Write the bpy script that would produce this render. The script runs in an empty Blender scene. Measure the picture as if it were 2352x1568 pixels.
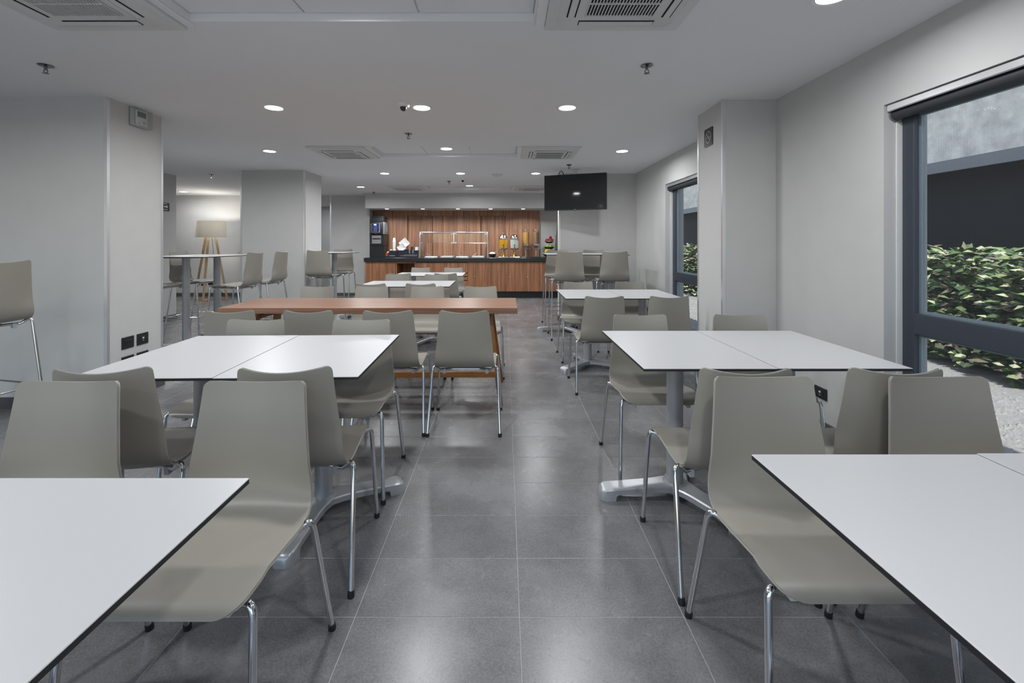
import bpy, bmesh, math, random
from mathutils import Vector, Matrix
random.seed(7)
R = math.radians
scene = bpy.context.scene
C = bpy.context.collection

# ------------------------------------------------------------------ camera, world, sun, exposure
F, VX, VY, H = 1016.0, 1160.0, 557.0, 1.31          # focal length (px), vanishing point (px), eye height (m)
cam_d = bpy.data.cameras.new('camera'); cam = bpy.data.objects.new('camera', cam_d); C.objects.link(cam)
cam.location = (0, 0, H); cam.rotation_euler = (R(90), 0, 0)
cam_d.sensor_width = 36.0; cam_d.sensor_fit = 'HORIZONTAL'; cam_d.lens = 36.0 * F / 2352.0
cam_d.shift_x = (1176 - VX) / 2352.0; cam_d.shift_y = -(784 - VY) / 2352.0
cam_d.clip_start = 0.02
scene.camera = cam

world = bpy.data.worlds.new('world'); scene.world = world; world.use_nodes = True
wn = world.node_tree.nodes; wl = world.node_tree.links
sky = wn.new('ShaderNodeTexSky'); sky.sky_type = 'NISHITA'; sky.sun_disc = False
sky.sun_elevation = R(58); sky.sun_rotation = R(210); sky.altitude = 0
wl.new(sky.outputs['Color'], wn['Background'].inputs['Color']); wn['Background'].inputs['Strength'].default_value = 0.32

sun_d = bpy.data.lights.new('sun', 'SUN'); sun = bpy.data.objects.new('sun', sun_d); C.objects.link(sun)
sun_d.energy = 5.0; sun_d.angle = R(0.6); sun_d.color = (1.0, 0.96, 0.9)
sun.rotation_euler = Vector((0.25, 0.5, -0.83)).to_track_quat('-Z', 'Y').to_euler(); sun.location = (4, -3, 8)

vs = scene.view_settings
vs.view_transform = 'Standard'; vs.look = 'None'; vs.gamma = 1.0; vs.use_curve_mapping = False; vs.exposure = 0.0
DOWNLIGHT_W = 14.0
SPOT_W = 7.5
scene.cycles.max_bounces = 10; scene.cycles.diffuse_bounces = 6; scene.cycles.transparent_max_bounces = 24
scene.cycles.sample_clamp_indirect = 6.0; scene.cycles.caustics_reflective = False; scene.cycles.caustics_refractive = False

def P(px, py, Y):                                   # photo pixel + distance -> world point
    return Vector(((px - VX) * Y / F, Y, H - (py - VY) * Y / F))

# ------------------------------------------------------------------ helpers
class MB:
    def __init__(s): s.v = []; s.f = []; s.m = []
    def add(s, vs_, fs, mi=0):
        b = len(s.v); s.v += [tuple(p) for p in vs_]; s.f += [tuple(b + i for i in f) for f in fs]; s.m += [mi] * len(fs); return s
    def box(s, x0, x1, y0, y1, z0, z1, bev=0.0, mi=0, M=None, seg=1):
        if bev <= 0:
            vs_ = [Vector(p) for p in ((x0,y0,z0),(x1,y0,z0),(x1,y1,z0),(x0,y1,z0),(x0,y0,z1),(x1,y0,z1),(x1,y1,z1),(x0,y1,z1))]
            fs = [(0,3,2,1),(4,5,6,7),(0,1,5,4),(1,2,6,5),(2,3,7,6),(3,0,4,7)]
        else:
            bm = bmesh.new(); bmesh.ops.create_cube(bm, size=1)
            for v in bm.verts: v.co = Vector(((x0+x1)/2 + v.co.x*(x1-x0), (y0+y1)/2 + v.co.y*(y1-y0), (z0+z1)/2 + v.co.z*(z1-z0)))
            bmesh.ops.bevel(bm, geom=bm.edges[:], offset=bev, segments=seg, profile=0.5, affect='EDGES')
            bm.verts.index_update(); vs_ = [v.co.copy() for v in bm.verts]; fs = [tuple(v.index for v in f.verts) for f in bm.faces]; bm.free()
        if M: vs_ = [M @ p for p in vs_]
        return s.add(vs_, fs, mi)
    def prism(s, poly, z0, z1, mi=0, M=None):        # poly in xy, extruded in z
        n = len(poly); vs_ = [Vector((x, y, z0)) for x, y in poly] + [Vector((x, y, z1)) for x, y in poly]
        fs = [tuple(range(n))[::-1], tuple(range(n, 2*n))] + [(i, (i+1) % n, n+(i+1) % n, n+i) for i in range(n)]
        if M: vs_ = [M @ p for p in vs_]
        return s.add(vs_, fs, mi)
    def tube(s, pts, r, seg=10, mi=0, cap=True, closed=False):
        pts = [Vector(p) for p in pts]; n = len(pts); vs_ = []; prev = None
        rr = r if isinstance(r, (list, tuple)) else [r]*n
        for i, p in enumerate(pts):
            if closed: t = pts[(i+1) % n] - pts[i-1]
            else: t = pts[min(i+1, n-1)] - pts[max(i-1, 0)]
            t.normalize()
            if prev is None: a = t.orthogonal().normalized()
            else: a = (prev - t*prev.dot(t)).normalized()
            prev = a; b = t.cross(a)
            for k in range(seg):
                w = 2*math.pi*k/seg; vs_.append(p + (a*math.cos(w) + b*math.sin(w))*rr[i])
        fs = []
        for i in range(n if closed else n-1):
            j = (i+1) % n
            for k in range(seg): fs.append((i*seg+k, i*seg+(k+1) % seg, j*seg+(k+1) % seg, j*seg+k))
        if cap and not closed:
            fs.append(tuple(range(seg))[::-1]); fs.append(tuple((n-1)*seg+k for k in range(seg)))
        return s.add(vs_, fs, mi)
    def lathe(s, prof, seg=24, c=(0, 0, 0), mi=0, M=None):   # prof: (r,z) list; r=0 closes
        vs_ = []; rings = []
        for r, z in prof:
            if r <= 1e-6: rings.append([len(vs_)]); vs_.append(Vector((c[0], c[1], c[2]+z)))
            else:
                rings.append(list(range(len(vs_), len(vs_)+seg)))
                vs_ += [Vector((c[0]+r*math.cos(2*math.pi*k/seg), c[1]+r*math.sin(2*math.pi*k/seg), c[2]+z)) for k in range(seg)]
        fs = []
        for a, b in zip(rings, rings[1:]):
            for k in range(seg):
                k2 = (k+1) % seg
                if len(a) == 1 and len(b) == 1: continue
                if len(a) == 1: fs.append((a[0], b[k2], b[k]))
                elif len(b) == 1: fs.append((a[k], a[k2], b[0]))
                else: fs.append((a[k], a[k2], b[k2], b[k]))
        if M: vs_ = [M @ p for p in vs_]
        return s.add(vs_, fs, mi)
    def mesh(s, name, mat, smooth=35):
        me = bpy.data.meshes.new(name); me.from_pydata(s.v, [], s.f); me.update()
        for m in (mat if isinstance(mat, (list, tuple)) else [mat]): me.materials.append(m)
        if any(s.m): me.polygons.foreach_set('material_index', s.m)
        bm = bmesh.new(); bm.from_mesh(me); bmesh.ops.recalc_face_normals(bm, faces=bm.faces[:]); bm.to_mesh(me); bm.free()
        if smooth:
            me.shade_smooth(); me.set_sharp_from_angle(angle=R(smooth))
        return me
    def build(s, name, mat, parent=None, loc=(0, 0, 0), rot=(0, 0, 0), smooth=35, label=None, kind=None):
        o = bpy.data.objects.new(name, s.mesh(name, mat, smooth)); C.objects.link(o)
        o.location = loc; o.rotation_euler = rot; o.parent = parent
        if label: o['label'] = label
        if kind: o['kind'] = kind
        return o
def tag(o, label, cat, group=None):
    o['label'] = label; o['category'] = cat
    if group: o['group'] = group
    return o
def thing(name, label, cat, loc=(0, 0, 0), rotz=0, group=None):
    o = bpy.data.objects.new(name, None); C.objects.link(o); o.empty_display_size = 0.1
    o.location = loc; o.rotation_euler = (0, 0, rotz)
    return tag(o, label, cat, group)
def dup(root, label, loc, rotz=0, group=None):
    r = root.copy(); C.objects.link(r); r.location = loc; r.rotation_euler = (0, 0, rotz); r['label'] = label
    if group: r['group'] = group
    for ch in root.children:
        c = ch.copy(); C.objects.link(c); c.parent = r
        for g in ch.children:
            d = g.copy(); C.objects.link(d); d.parent = c
    return r
def struct(o, label):
    o['kind'] = 'structure'; o['label'] = label; return o
def spline(pts, n=8):                                # Catmull-Rom through pts
    pts = [Vector(p) for p in pts]; out = []
    q = [pts[0]*2 - pts[1]] + pts + [pts[-1]*2 - pts[-2]]
    for i in range(1, len(q)-2):
        a, b, c, d = q[i-1], q[i], q[i+1], q[i+2]
        for k in range(n):
            t = k/n; out.append(0.5*((2*b) + (c-a)*t + (2*a-5*b+4*c-d)*t*t + (3*b-a-3*c+d)*t**3))
    out.append(pts[-1]); return out
def rrect(w, h, r, n=6, cx=0, cy=0):
    out = []
    for sx, sy, a0 in ((1, 1, 0), (-1, 1, 90), (-1, -1, 180), (1, -1, 270)):
        for k in range(n+1):
            a = R(a0 + 90*k/n); out.append((cx + sx*(w/2-r) + r*math.cos(a), cy + sy*(h/2-r) + r*math.sin(a)))
    return out

# ------------------------------------------------------------------ materials (all node based)
def srgb(r, g, b):
    f = lambda c: (c/255/12.92) if c/255 <= 0.04045 else ((c/255+0.055)/1.055)**2.4
    return (f(r), f(g), f(b), 1)
def base(name):
    m = bpy.data.materials.new(name); m.use_nodes = True
    nt = m.node_tree; return m, nt, nt.nodes['Principled BSDF'], nt.nodes.new, nt.links.new
def plain(name, col, rough=0.5, metal=0.0, var=0.04, scale=6.0, bump=0.0, bscale=200.0, coat=0.0, spec=None):
    m, nt, b, N, L = base(name)
    g = N('ShaderNodeNewGeometry'); n = N('ShaderNodeTexNoise'); n.inputs['Scale'].default_value = scale; n.inputs['Detail'].default_value = 3
    L(g.outputs['Position'], n.inputs['Vector'])
    mx = N('ShaderNodeMix'); mx.data_type = 'RGBA'
    mx.inputs['A'].default_value = tuple(c*(1-var) for c in col[:3]) + (1,); mx.inputs['B'].default_value = tuple(min(1, c*(1+var)) for c in col[:3]) + (1,)
    L(n.outputs['Fac'], mx.inputs['Factor']); L(mx.outputs['Result'], b.inputs['Base Color'])
    b.inputs['Roughness'].default_value = rough; b.inputs['Metallic'].default_value = metal
    if coat: b.inputs['Coat Weight'].default_value = coat; b.inputs['Coat Roughness'].default_value = 0.15
    if spec is not None: b.inputs['Specular IOR Level'].default_value = spec
    if bump:
        n2 = N('ShaderNodeTexNoise'); n2.inputs['Scale'].default_value = bscale; n2.inputs['Detail'].default_value = 2; L(g.outputs['Position'], n2.inputs['Vector'])
        bp = N('ShaderNodeBump'); bp.inputs['Strength'].default_value = bump; bp.inputs['Distance'].default_value = 0.002
        L(n2.outputs['Fac'], bp.inputs['Height']); L(bp.outputs['Normal'], b.inputs['Normal'])
    return m
def emit(name, col, s):
    m, nt, b, N, L = base(name)
    b.inputs['Base Color'].default_value = (0.8, 0.8, 0.8, 1)
    b.inputs['Emission Color'].default_value = col; b.inputs['Emission Strength'].default_value = s; return m
def wood(name, dark, light, axis, rough=0.45, fine=120.0):      # axis = grain direction
    m, nt, b, N, L = base(name)
    g = N('ShaderNodeNewGeometry'); mp = N('ShaderNodeMapping'); L(g.outputs['Position'], mp.inputs['Vector'])
    sc = [1, 1, 1]; sc['xyz'.index(axis)] = 0.018; mp.inputs['Scale'].default_value = sc
    n1 = N('ShaderNodeTexNoise'); n1.inputs['Scale'].default_value = fine; n1.inputs['Detail'].default_value = 4; n1.inputs['Roughness'].default_value = 0.6; L(mp.outputs['Vector'], n1.inputs['Vector'])
    n2 = N('ShaderNodeTexNoise'); n2.inputs['Scale'].default_value = fine*0.16; n2.inputs['Detail'].default_value = 2; L(mp.outputs['Vector'], n2.inputs['Vector'])
    ad = N('ShaderNodeMath'); ad.operation = 'MULTIPLY_ADD'; ad.inputs[1].default_value = 0.6; L(n1.outputs['Fac'], ad.inputs[0])
    ml = N('ShaderNodeMath'); ml.operation = 'MULTIPLY'; ml.inputs[1].default_value = 0.4; L(n2.outputs['Fac'], ml.inputs[0]); L(ml.outputs[0], ad.inputs[2])
    cr = N('ShaderNodeValToRGB'); cr.color_ramp.elements[0].position = 0.36; cr.color_ramp.elements[0].color = dark
    cr.color_ramp.elements[1].position = 0.64; cr.color_ramp.elements[1].color = light
    L(ad.outputs[0], cr.inputs['Fac']); L(cr.outputs['Color'], b.inputs['Base Color']); b.inputs['Roughness'].default_value = rough
    bp = N('ShaderNodeBump'); bp.inputs['Strength'].default_value = 0.08; bp.inputs['Distance'].default_value = 0.001; L(ad.outputs[0], bp.inputs['Height']); L(bp.outputs['Normal'], b.inputs['Normal'])
    return m
def glassy(name, tint, trans, rough=0.02, ior=1.45):            # thin clear sheet: see-through plus a fresnel sheen
    m, nt, b, N, L = base(name); nt.nodes.remove(b); out = nt.nodes['Material Output']
    t = N('ShaderNodeBsdfTransparent'); t.inputs['Color'].default_value = tint
    gl = N('ShaderNodeBsdfGlossy'); gl.inputs['Roughness'].default_value = rough
    g = N('ShaderNodeNewGeometry'); dt = N('ShaderNodeVectorMath'); dt.operation = 'DOT_PRODUCT'; L(g.outputs['Normal'], dt.inputs[0]); L(g.outputs['Incoming'], dt.inputs[1])
    ab = N('ShaderNodeMath'); ab.operation = 'ABSOLUTE'; L(dt.outputs['Value'], ab.inputs[0])
    om = N('ShaderNodeMath'); om.operation = 'SUBTRACT'; om.inputs[0].default_value = 1.0; L(ab.outputs[0], om.inputs[1])
    pw = N('ShaderNodeMath'); pw.operation = 'POWER'; pw.inputs[1].default_value = 5.0; L(om.outputs[0], pw.inputs[0])
    mul = N('ShaderNodeMath'); mul.operation = 'MULTIPLY_ADD'; mul.inputs[1].default_value = 0.6*trans; mul.inputs[2].default_value = 0.04*trans; L(pw.outputs[0], mul.inputs[0])
    mx = N('ShaderNodeMixShader'); L(mul.outputs[0], mx.inputs[0]); L(t.outputs[0], mx.inputs[1]); L(gl.outputs[0], mx.inputs[2]); L(mx.outputs[0], out.inputs['Surface'])
    return m
def tile_mat():
    m, nt, b, N, L = base('floor_tile')
    g = N('ShaderNodeNewGeometry'); mp = N('ShaderNodeMapping'); mp.inputs['Location'].default_value = (3.3, 7.7, 0.413); mp.inputs['Rotation'].default_value = (0.31, 0.23, 0.4); L(g.outputs['Position'], mp.inputs['Vector'])
    n1 = N('ShaderNodeTexNoise'); n1.inputs['Scale'].default_value = 2.6; n1.inputs['Detail'].default_value = 8; n1.inputs['Roughness'].default_value = 0.68; L(mp.outputs['Vector'], n1.inputs['Vector'])
    n2 = N('ShaderNodeTexNoise'); n2.inputs['Scale'].default_value = 140; n2.inputs['Detail'].default_value = 4; n2.inputs['Roughness'].default_value = 0.7; L(mp.outputs['Vector'], n2.inputs['Vector'])
    vr = N('ShaderNodeTexNoise'); vr.inputs['Scale'].default_value = 6.0; vr.inputs['Detail'].default_value = 1.5; vr.inputs['Distortion'].default_value = 2.0; L(mp.outputs['Vector'], vr.inputs['Vector'])
    sub = N('ShaderNodeMath'); sub.operation = 'SUBTRACT'; sub.inputs[1].default_value = 0.5; L(vr.outputs['Fac'], sub.inputs[0])
    ab = N('ShaderNodeMath'); ab.operation = 'ABSOLUTE'; L(sub.outputs[0], ab.inputs[0])
    vein = N('ShaderNodeMapRange'); vein.inputs['From Max'].default_value = 0.004; vein.inputs['To Min'].default_value = 0.86; vein.inputs['To Max'].default_value = 1.0; L(ab.outputs[0], vein.inputs['Value'])
    cr = N('ShaderNodeValToRGB'); cr.color_ramp.elements[0].position = 0.15; cr.color_ramp.elements[0].color = (0.108, 0.107, 0.110, 1)
    cr.color_ramp.elements[1].position = 0.85; cr.color_ramp.elements[1].color = (0.258, 0.256, 0.262, 1); L(n1.outputs['Fac'], cr.inputs['Fac'])
    sp = N('ShaderNodeMapRange'); sp.inputs['From Min'].default_value = 0.3; sp.inputs['From Max'].default_value = 0.75; sp.inputs['To Min'].default_value = 0.74; sp.inputs['To Max'].default_value = 1.32; L(n2.outputs['Fac'], sp.inputs['Value'])
    oi = N('ShaderNodeObjectInfo'); ov = N('ShaderNodeMapRange'); ov.inputs['To Min'].default_value = 0.93; ov.inputs['To Max'].default_value = 1.07; L(oi.outputs['Random'], ov.inputs['Value'])
    m1 = N('ShaderNodeMath'); m1.operation = 'MULTIPLY'; L(vein.outputs[0], m1.inputs[0]); L(sp.outputs[0], m1.inputs[1])
    m2 = N('ShaderNodeMath'); m2.operation = 'MULTIPLY'; L(m1.outputs[0], m2.inputs[0]); L(ov.outputs[0], m2.inputs[1])
    mx = N('ShaderNodeVectorMath'); mx.operation = 'SCALE'; L(cr.outputs['Color'], mx.inputs[0]); L(m2.outputs[0], mx.inputs['Scale']); L(mx.outputs[0], b.inputs['Base Color'])
    rr = N('ShaderNodeMapRange'); rr.inputs['To Min'].default_value = 0.19; rr.inputs['To Max'].default_value = 0.34; L(n1.outputs['Fac'], rr.inputs['Value']); L(rr.outputs[0], b.inputs['Roughness'])
    bp = N('ShaderNodeBump'); bp.inputs['Strength'].default_value = 0.06; bp.inputs['Distance'].default_value = 0.002; L(n2.outputs['Fac'], bp.inputs['Height']); L(bp.outputs['Normal'], b.inputs['Normal'])
    return m
def blind_mat():
    m, nt, b, N, L = base('blind_mesh'); nt.nodes.remove(b); out = nt.nodes['Material Output']
    g = N('ShaderNodeNewGeometry'); sx = N('ShaderNodeSeparateXYZ'); L(g.outputs['Position'], sx.inputs[0])
    vals = []
    for ax in ('Y', 'Z'):
        mu = N('ShaderNodeMath'); mu.operation = 'MULTIPLY'; mu.inputs[1].default_value = 2*math.pi/0.0045; L(sx.outputs[ax], mu.inputs[0])
        si = N('ShaderNodeMath'); si.operation = 'SINE'; L(mu.outputs[0], si.inputs[0]); vals.append(si)
    mxm = N('ShaderNodeMath'); mxm.operation = 'MAXIMUM'; L(vals[0].outputs[0], mxm.inputs[0]); L(vals[1].outputs[0], mxm.inputs[1])
    mr = N('ShaderNodeMapRange'); mr.inputs['From Min'].default_value = -0.4; mr.inputs['From Max'].default_value = 1.0; mr.inputs['To Min'].default_value = 0.10; mr.inputs['To Max'].default_value = 0.40; L(mxm.outputs[0], mr.inputs['Value'])
    t = N('ShaderNodeBsdfTransparent'); d = N('ShaderNodeBsdfDiffuse'); d.inputs['Color'].default_value = (0.075, 0.08, 0.09, 1)
    mx = N('ShaderNodeMixShader'); L(mr.outputs[0], mx.inputs[0]); L(t.outputs[0], mx.inputs[1]); L(d.outputs[0], mx.inputs[2]); L(mx.outputs[0], out.inputs['Surface'])
    return m
def leaf_mat():
    m, nt, b, N, L = base('leaf')
    oi = N('ShaderNodeNewGeometry'); cr = N('ShaderNodeValToRGB'); e = cr.color_ramp.elements
    e[0].color = (0.06, 0.13, 0.05, 1); e[1].color = (0.62, 0.66, 0.42, 1); e[1].position = 0.9
    k = e.new(0.45); k.color = (0.16, 0.24, 0.09, 1); k2 = e.new(0.6); k2.color = (0.30, 0.20, 0.20, 1); k3 = e.new(0.68); k3.color = (0.26, 0.34, 0.14, 1)
    L(oi.outputs['Random Per Island'], cr.inputs['Fac']); L(cr.outputs['Color'], b.inputs['Base Color']); b.inputs['Roughness'].default_value = 0.35
    return m

M = {}
M['wall'] = plain('wall_paint', (0.56, 0.56, 0.555, 1), 0.85, bump=0.10, bscale=350)
M['ceil'] = plain('ceiling_paint', (0.80, 0.81, 0.825, 1), 0.9, var=0.015, scale=2)
M['grout'] = plain('grout', (0.42, 0.42, 0.42, 1), 0.8, scale=40)
M['tile'] = tile_mat()
M['skirt'] = plain('skirting_tile', (0.085, 0.085, 0.088, 1), 0.4, var=0.2, scale=25)
M['alu'] = plain('brushed_aluminium', (0.78, 0.79, 0.81, 1), 0.3, 0.8)
M['shell'] = plain('chair_plastic', (0.318, 0.300, 0.264, 1), 0.36, var=0.015)
M['sprk'] = plain('dull_dark_chrome', (0.22, 0.22, 0.23, 1), 0.25, 1.0)
M['chrome'] = plain('chrome', (0.72, 0.73, 0.75, 1), 0.10, 1.0, var=0.01)
M['rubber'] = plain('black_rubber', (0.012, 0.012, 0.013, 1), 0.6)
M['clip'] = plain('clear_plastic_clip', (0.55, 0.57, 0.6, 1), 0.3)
M['lam'] = plain('white_laminate', (0.53, 0.535, 0.545, 1), 0.34, var=0.008)
M['edge'] = plain('black_laminate_edge', (0.02, 0.022, 0.024, 1), 0.5)
M['ped'] = plain('grey_powdercoat', (0.47, 0.485, 0.51, 1), 0.32, 0.45)
M['woodp'] = wood('zebra_wood_panel', srgb(102, 70, 54), srgb(188, 140, 110), 'z', 0.5)
M['woodf'] = wood('zebra_wood_front', srgb(112, 72, 50), srgb(190, 134, 96), 'z', 0.45)
M['woodt'] = wood('wood_table_top', srgb(112, 79, 59), srgb(157, 117, 94), 'x', 0.33, 80)
M['woodl'] = wood('wood_table_leg', srgb(112, 70, 30), srgb(160, 106, 52), 'z', 0.45, 60)
M['oakr'] = wood('wood_stretcher', srgb(122, 76, 34), srgb(172, 118, 62), 'x', 0.45, 60)
M['lampw'] = wood('oak_lamp_leg', srgb(160, 132, 98), srgb(204, 176, 140), 'z', 0.5, 60)
M['stone'] = plain('black_counter_stone', (0.022, 0.023, 0.025, 1), 0.3, var=0.3, scale=90)
M['plinth'] = plain('black_plinth', (0.014, 0.015, 0.016, 1), 0.45)
M['blackp'] = plain('black_plastic', (0.018, 0.019, 0.021, 1), 0.35)
M['navy'] = plain('navy_acrylic', (0.020, 0.022, 0.034, 1), 0.35)
M['dark'] = plain('dark_void', (0.006, 0.006, 0.006, 1), 0.8)
M['acw'] = plain('ac_white_plastic', (0.66, 0.67, 0.67, 1), 0.45, var=0.01)
M['white'] = plain('white_plastic', (0.80, 0.80, 0.80, 1), 0.4, var=0.01)
M['ceramic'] = plain('white_ceramic', (0.62, 0.62, 0.63, 1), 0.2, var=0.01)
M['steel'] = plain('stainless_steel', (0.7, 0.7, 0.71, 1), 0.22, 1.0)
M['gold'] = plain('polished_brass', (0.80, 0.55, 0.16, 1), 0.2, 1.0)
M['screen'] = plain('tv_screen', (0.026, 0.027, 0.029, 1), 0.05, var=0.02, spec=0.4)
M['tvb'] = plain('tv_bezel', (0.012, 0.012, 0.012, 1), 0.25)
M['winf'] = plain('window_frame_paint', (0.070, 0.085, 0.115, 1), 0.4, 0.2)
M['winl'] = plain('window_bead_light', (0.36, 0.45, 0.52, 1), 0.35, 0.2)
M['glass'] = glassy('window_glass', (0.93, 0.95, 0.95, 1), 0.02)
M['acryl'] = glassy('clear_acrylic', (0.95, 0.96, 0.96, 1), 1.0)
M['blind'] = blind_mat()
M['tube'] = plain('blind_tube_fabric', (0.035, 0.038, 0.045, 1), 0.6)
M['lens'] = emit('downlight_lens', (1.0, 0.99, 0.97, 1), 14.0)
M['bulb'] = emit('lamp_bulb', (1.0, 0.93, 0.82, 1), 20.0)
M['lcd'] = emit('blue_lcd', (0.05, 0.35, 1.0, 1), 0.9)
M['shade'] = plain('linen_shade', (0.72, 0.71, 0.67, 1), 0.9, bump=0.2, bscale=400)
_nt = M['shade'].node_tree; _t = _nt.nodes.new('ShaderNodeBsdfTranslucent'); _t.inputs['Color'].default_value = (0.7, 0.68, 0.62, 1); _x = _nt.nodes.new('ShaderNodeMixShader'); _x.inputs[0].default_value = 0.25
_nt.links.new(_nt.nodes['Principled BSDF'].outputs[0], _x.inputs[1]); _nt.links.new(_t.outputs[0], _x.inputs[2]); _nt.links.new(_x.outputs[0], _nt.nodes['Material Output'].inputs['Surface'])
M['juice'] = plain('orange_juice', (0.85, 0.42, 0.0, 1), 0.3, var=0.02)
M['milk'] = plain('milk', (0.80, 0.81, 0.78, 1), 0.3, var=0.02)
M['flake'] = plain('corn_flakes', (0.62, 0.32, 0.07, 1), 0.7, var=0.55, scale=70, bump=1.0, bscale=90)
M['muesli'] = plain('brown_cereal', (0.30, 0.16, 0.08, 1), 0.7, var=0.6, scale=80, bump=1.0, bscale=90)
M['red'] = plain('red_apple', (0.36, 0.015, 0.03, 1), 0.25, var=0.3, scale=30)
M['green'] = plain('green_apple', (0.30, 0.52, 0.06, 1), 0.25, var=0.15, scale=30)
M['banana'] = plain('banana_skin', (0.80, 0.58, 0.08, 1), 0.45, var=0.1, scale=30)
M['stem'] = plain('brown_stem', (0.08, 0.05, 0.02, 1), 0.7)
M['rice'] = plain('pale_oats', (0.70, 0.62, 0.50, 1), 0.7, var=0.25, scale=120, bump=0.8)
M['bluecup'] = plain('blue_printed_cup', (0.42, 0.47, 0.66, 1), 0.4, var=0.5, scale=45)
M['paper'] = plain('white_paper', (0.80, 0.81, 0.82, 1), 0.7)
M['redpack'] = plain('red_sachet', (0.55, 0.10, 0.06, 1), 0.5, var=0.4, scale=60)
M['creampack'] = plain('cream_sachet', (0.75, 0.62, 0.5, 1), 0.5, var=0.2, scale=60)
M['blue'] = plain('blue_keypad', (0.015, 0.03, 0.16, 1), 0.25, var=0.2, scale=40)
M['signg'] = plain('sign_grey_print', (0.34, 0.34, 0.34, 1), 0.5)
M['greyp'] = plain('grey_plastic', (0.18, 0.185, 0.19, 1), 0.5)
M['gravel'] = plain('gravel', (0.40, 0.39, 0.38, 1), 0.9, var=0.5, scale=60, bump=1.0, bscale=60)
M['pave'] = plain('forecourt_paving', (0.55, 0.55, 0.54, 1), 0.9, var=0.1, scale=8)
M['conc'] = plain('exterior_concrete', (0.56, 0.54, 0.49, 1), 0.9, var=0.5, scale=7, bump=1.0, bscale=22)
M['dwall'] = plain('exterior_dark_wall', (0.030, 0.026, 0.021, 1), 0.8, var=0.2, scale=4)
M['bark'] = plain('bark', (0.07, 0.05, 0.035, 1), 0.8, var=0.2)
M['leaf'] = leaf_mat()

# ------------------------------------------------------------------ room shell
CZ = 2.46
XR = 2.18                                            # right wall face
TX, TY, TX0, TY0 = 0.576, 0.288, 0.0506, 1.549       # tile pitch and grout origin
fl = MB().box(-9.3, XR+0.25, -2.4, 13.4, -0.2, -0.0009).build('floor', M['grout'], smooth=None)
struct(fl, 'dark grey stone-look tile floor with pale grout lines')
def tile_mesh(mb, cx, cy):
    w, d, b = TX/2-0.0012, TY/2-0.0012, 0.0006
    vs_ = [(cx-w, cy-d, -0.006), (cx+w, cy-d, -0.006), (cx+w, cy+d, -0.006), (cx-w, cy+d, -0.006),
           (cx-w, cy-d, -b), (cx+w, cy-d, -b), (cx+w, cy+d, -b), (cx-w, cy+d, -b),
           (cx-w+b, cy-d+b, 0), (cx+w-b, cy-d+b, 0), (cx+w-b, cy+d-b, 0), (cx-w+b, cy+d-b, 0)]
    fs = [(8, 9, 10, 11)] + [(i, (i+1) % 4, 4+(i+1) % 4, 4+i) for i in range(4)] + [(4+i, 4+(i+1) % 4, 8+(i+1) % 4, 8+i) for i in range(4)]
    mb.add(vs_, fs)
mb = MB(); tile_mesh(mb, 0, 0); tile_me = mb.mesh('tile', M['tile'], None)
cells = []
for i in range(-17, 4):
    for j in range(-14, 41):
        cx, cy = TX0 + (i+0.5)*TX, TY0 + (j+0.5)*TY
        if cx > XR or cx < -9.0 or cy < -2.2: continue
        vis = 0
        if cy > 0.9:
            px, py = VX + F*cx/cy, VY + F*H/cy
            if -150 < px < 2500 and py < 1700 and not (cx < -3.2 and cy > 3.4 and px < 420) and cy < 11.2: vis = 1/cy**3
        cells.append((vis, cx, cy))
cells.sort(reverse=True)
for k, (v_, cx, cy) in enumerate(cells[:300]):
    o = bpy.data.objects.new('tile', tile_me); C.objects.link(o); o.location = (cx, cy, 0); o.parent = fl
mb = MB()
for v_, cx, cy in cells[300:]: tile_mesh(mb, cx, cy)
mb.build('tile_field', M['tile'], fl, smooth=None, kind='stuff')

def plate(axis, lo, hi, u0, u1, v0, v1, holes):      # slab between lo..hi along axis with rectangular holes (u0,u1,v0,v1)
    us = sorted({u0, u1, *[h[0] for h in holes], *[h[1] for h in holes]}); vs2 = sorted({v0, v1, *[h[2] for h in holes], *[h[3] for h in holes]})
    inside = lambda i, j: 0 <= i < len(us)-1 and 0 <= j < len(vs2)-1 and not any(h[0]-1e-6 <= us[i] and us[i+1] <= h[1]+1e-6 and h[2]-1e-6 <= vs2[j] and vs2[j+1] <= h[3]+1e-6 for h in holes)
    mk = {'x': lambda t, u, v: (t, u, v), 'y': lambda t, u, v: (u, t, v), 'z': lambda t, u, v: (u, v, t)}[axis]
    mb = MB()
    for i in range(len(us)-1):
        for j in range(len(vs2)-1):
            if not inside(i, j): continue
            a, b, c, d = us[i], us[i+1], vs2[j], vs2[j+1]
            for t in (lo, hi): mb.add([mk(t, a, c), mk(t, b, c), mk(t, b, d), mk(t, a, d)], [(0, 1, 2, 3)])
            for di, dj, q in ((-1, 0, ((a, c), (a, d))), (1, 0, ((b, c), (b, d))), (0, -1, ((a, c), (b, c))), (0, 1, ((a, d), (b, d)))):
                if not inside(i+di, j+dj):
                    (p, r_), (p2, r2) = q; mb.add([mk(lo, p, r_), mk(lo, p2, r2), mk(hi, p2, r2), mk(hi, p, r_)], [(0, 1, 2, 3)])
    bm = bmesh.new(); me = bpy.data.meshes.new('t'); me.from_pydata(mb.v, [], mb.f); bm.from_mesh(me); bmesh.ops.remove_doubles(bm, verts=bm.verts[:], dist=1e-5)
    bm.verts.index_update(); o = MB(); o.add([v.co.copy() for v in bm.verts], [tuple(v.index for v in f.verts) for f in bm.faces]); bm.free(); bpy.data.meshes.remove(me); return o

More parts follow.
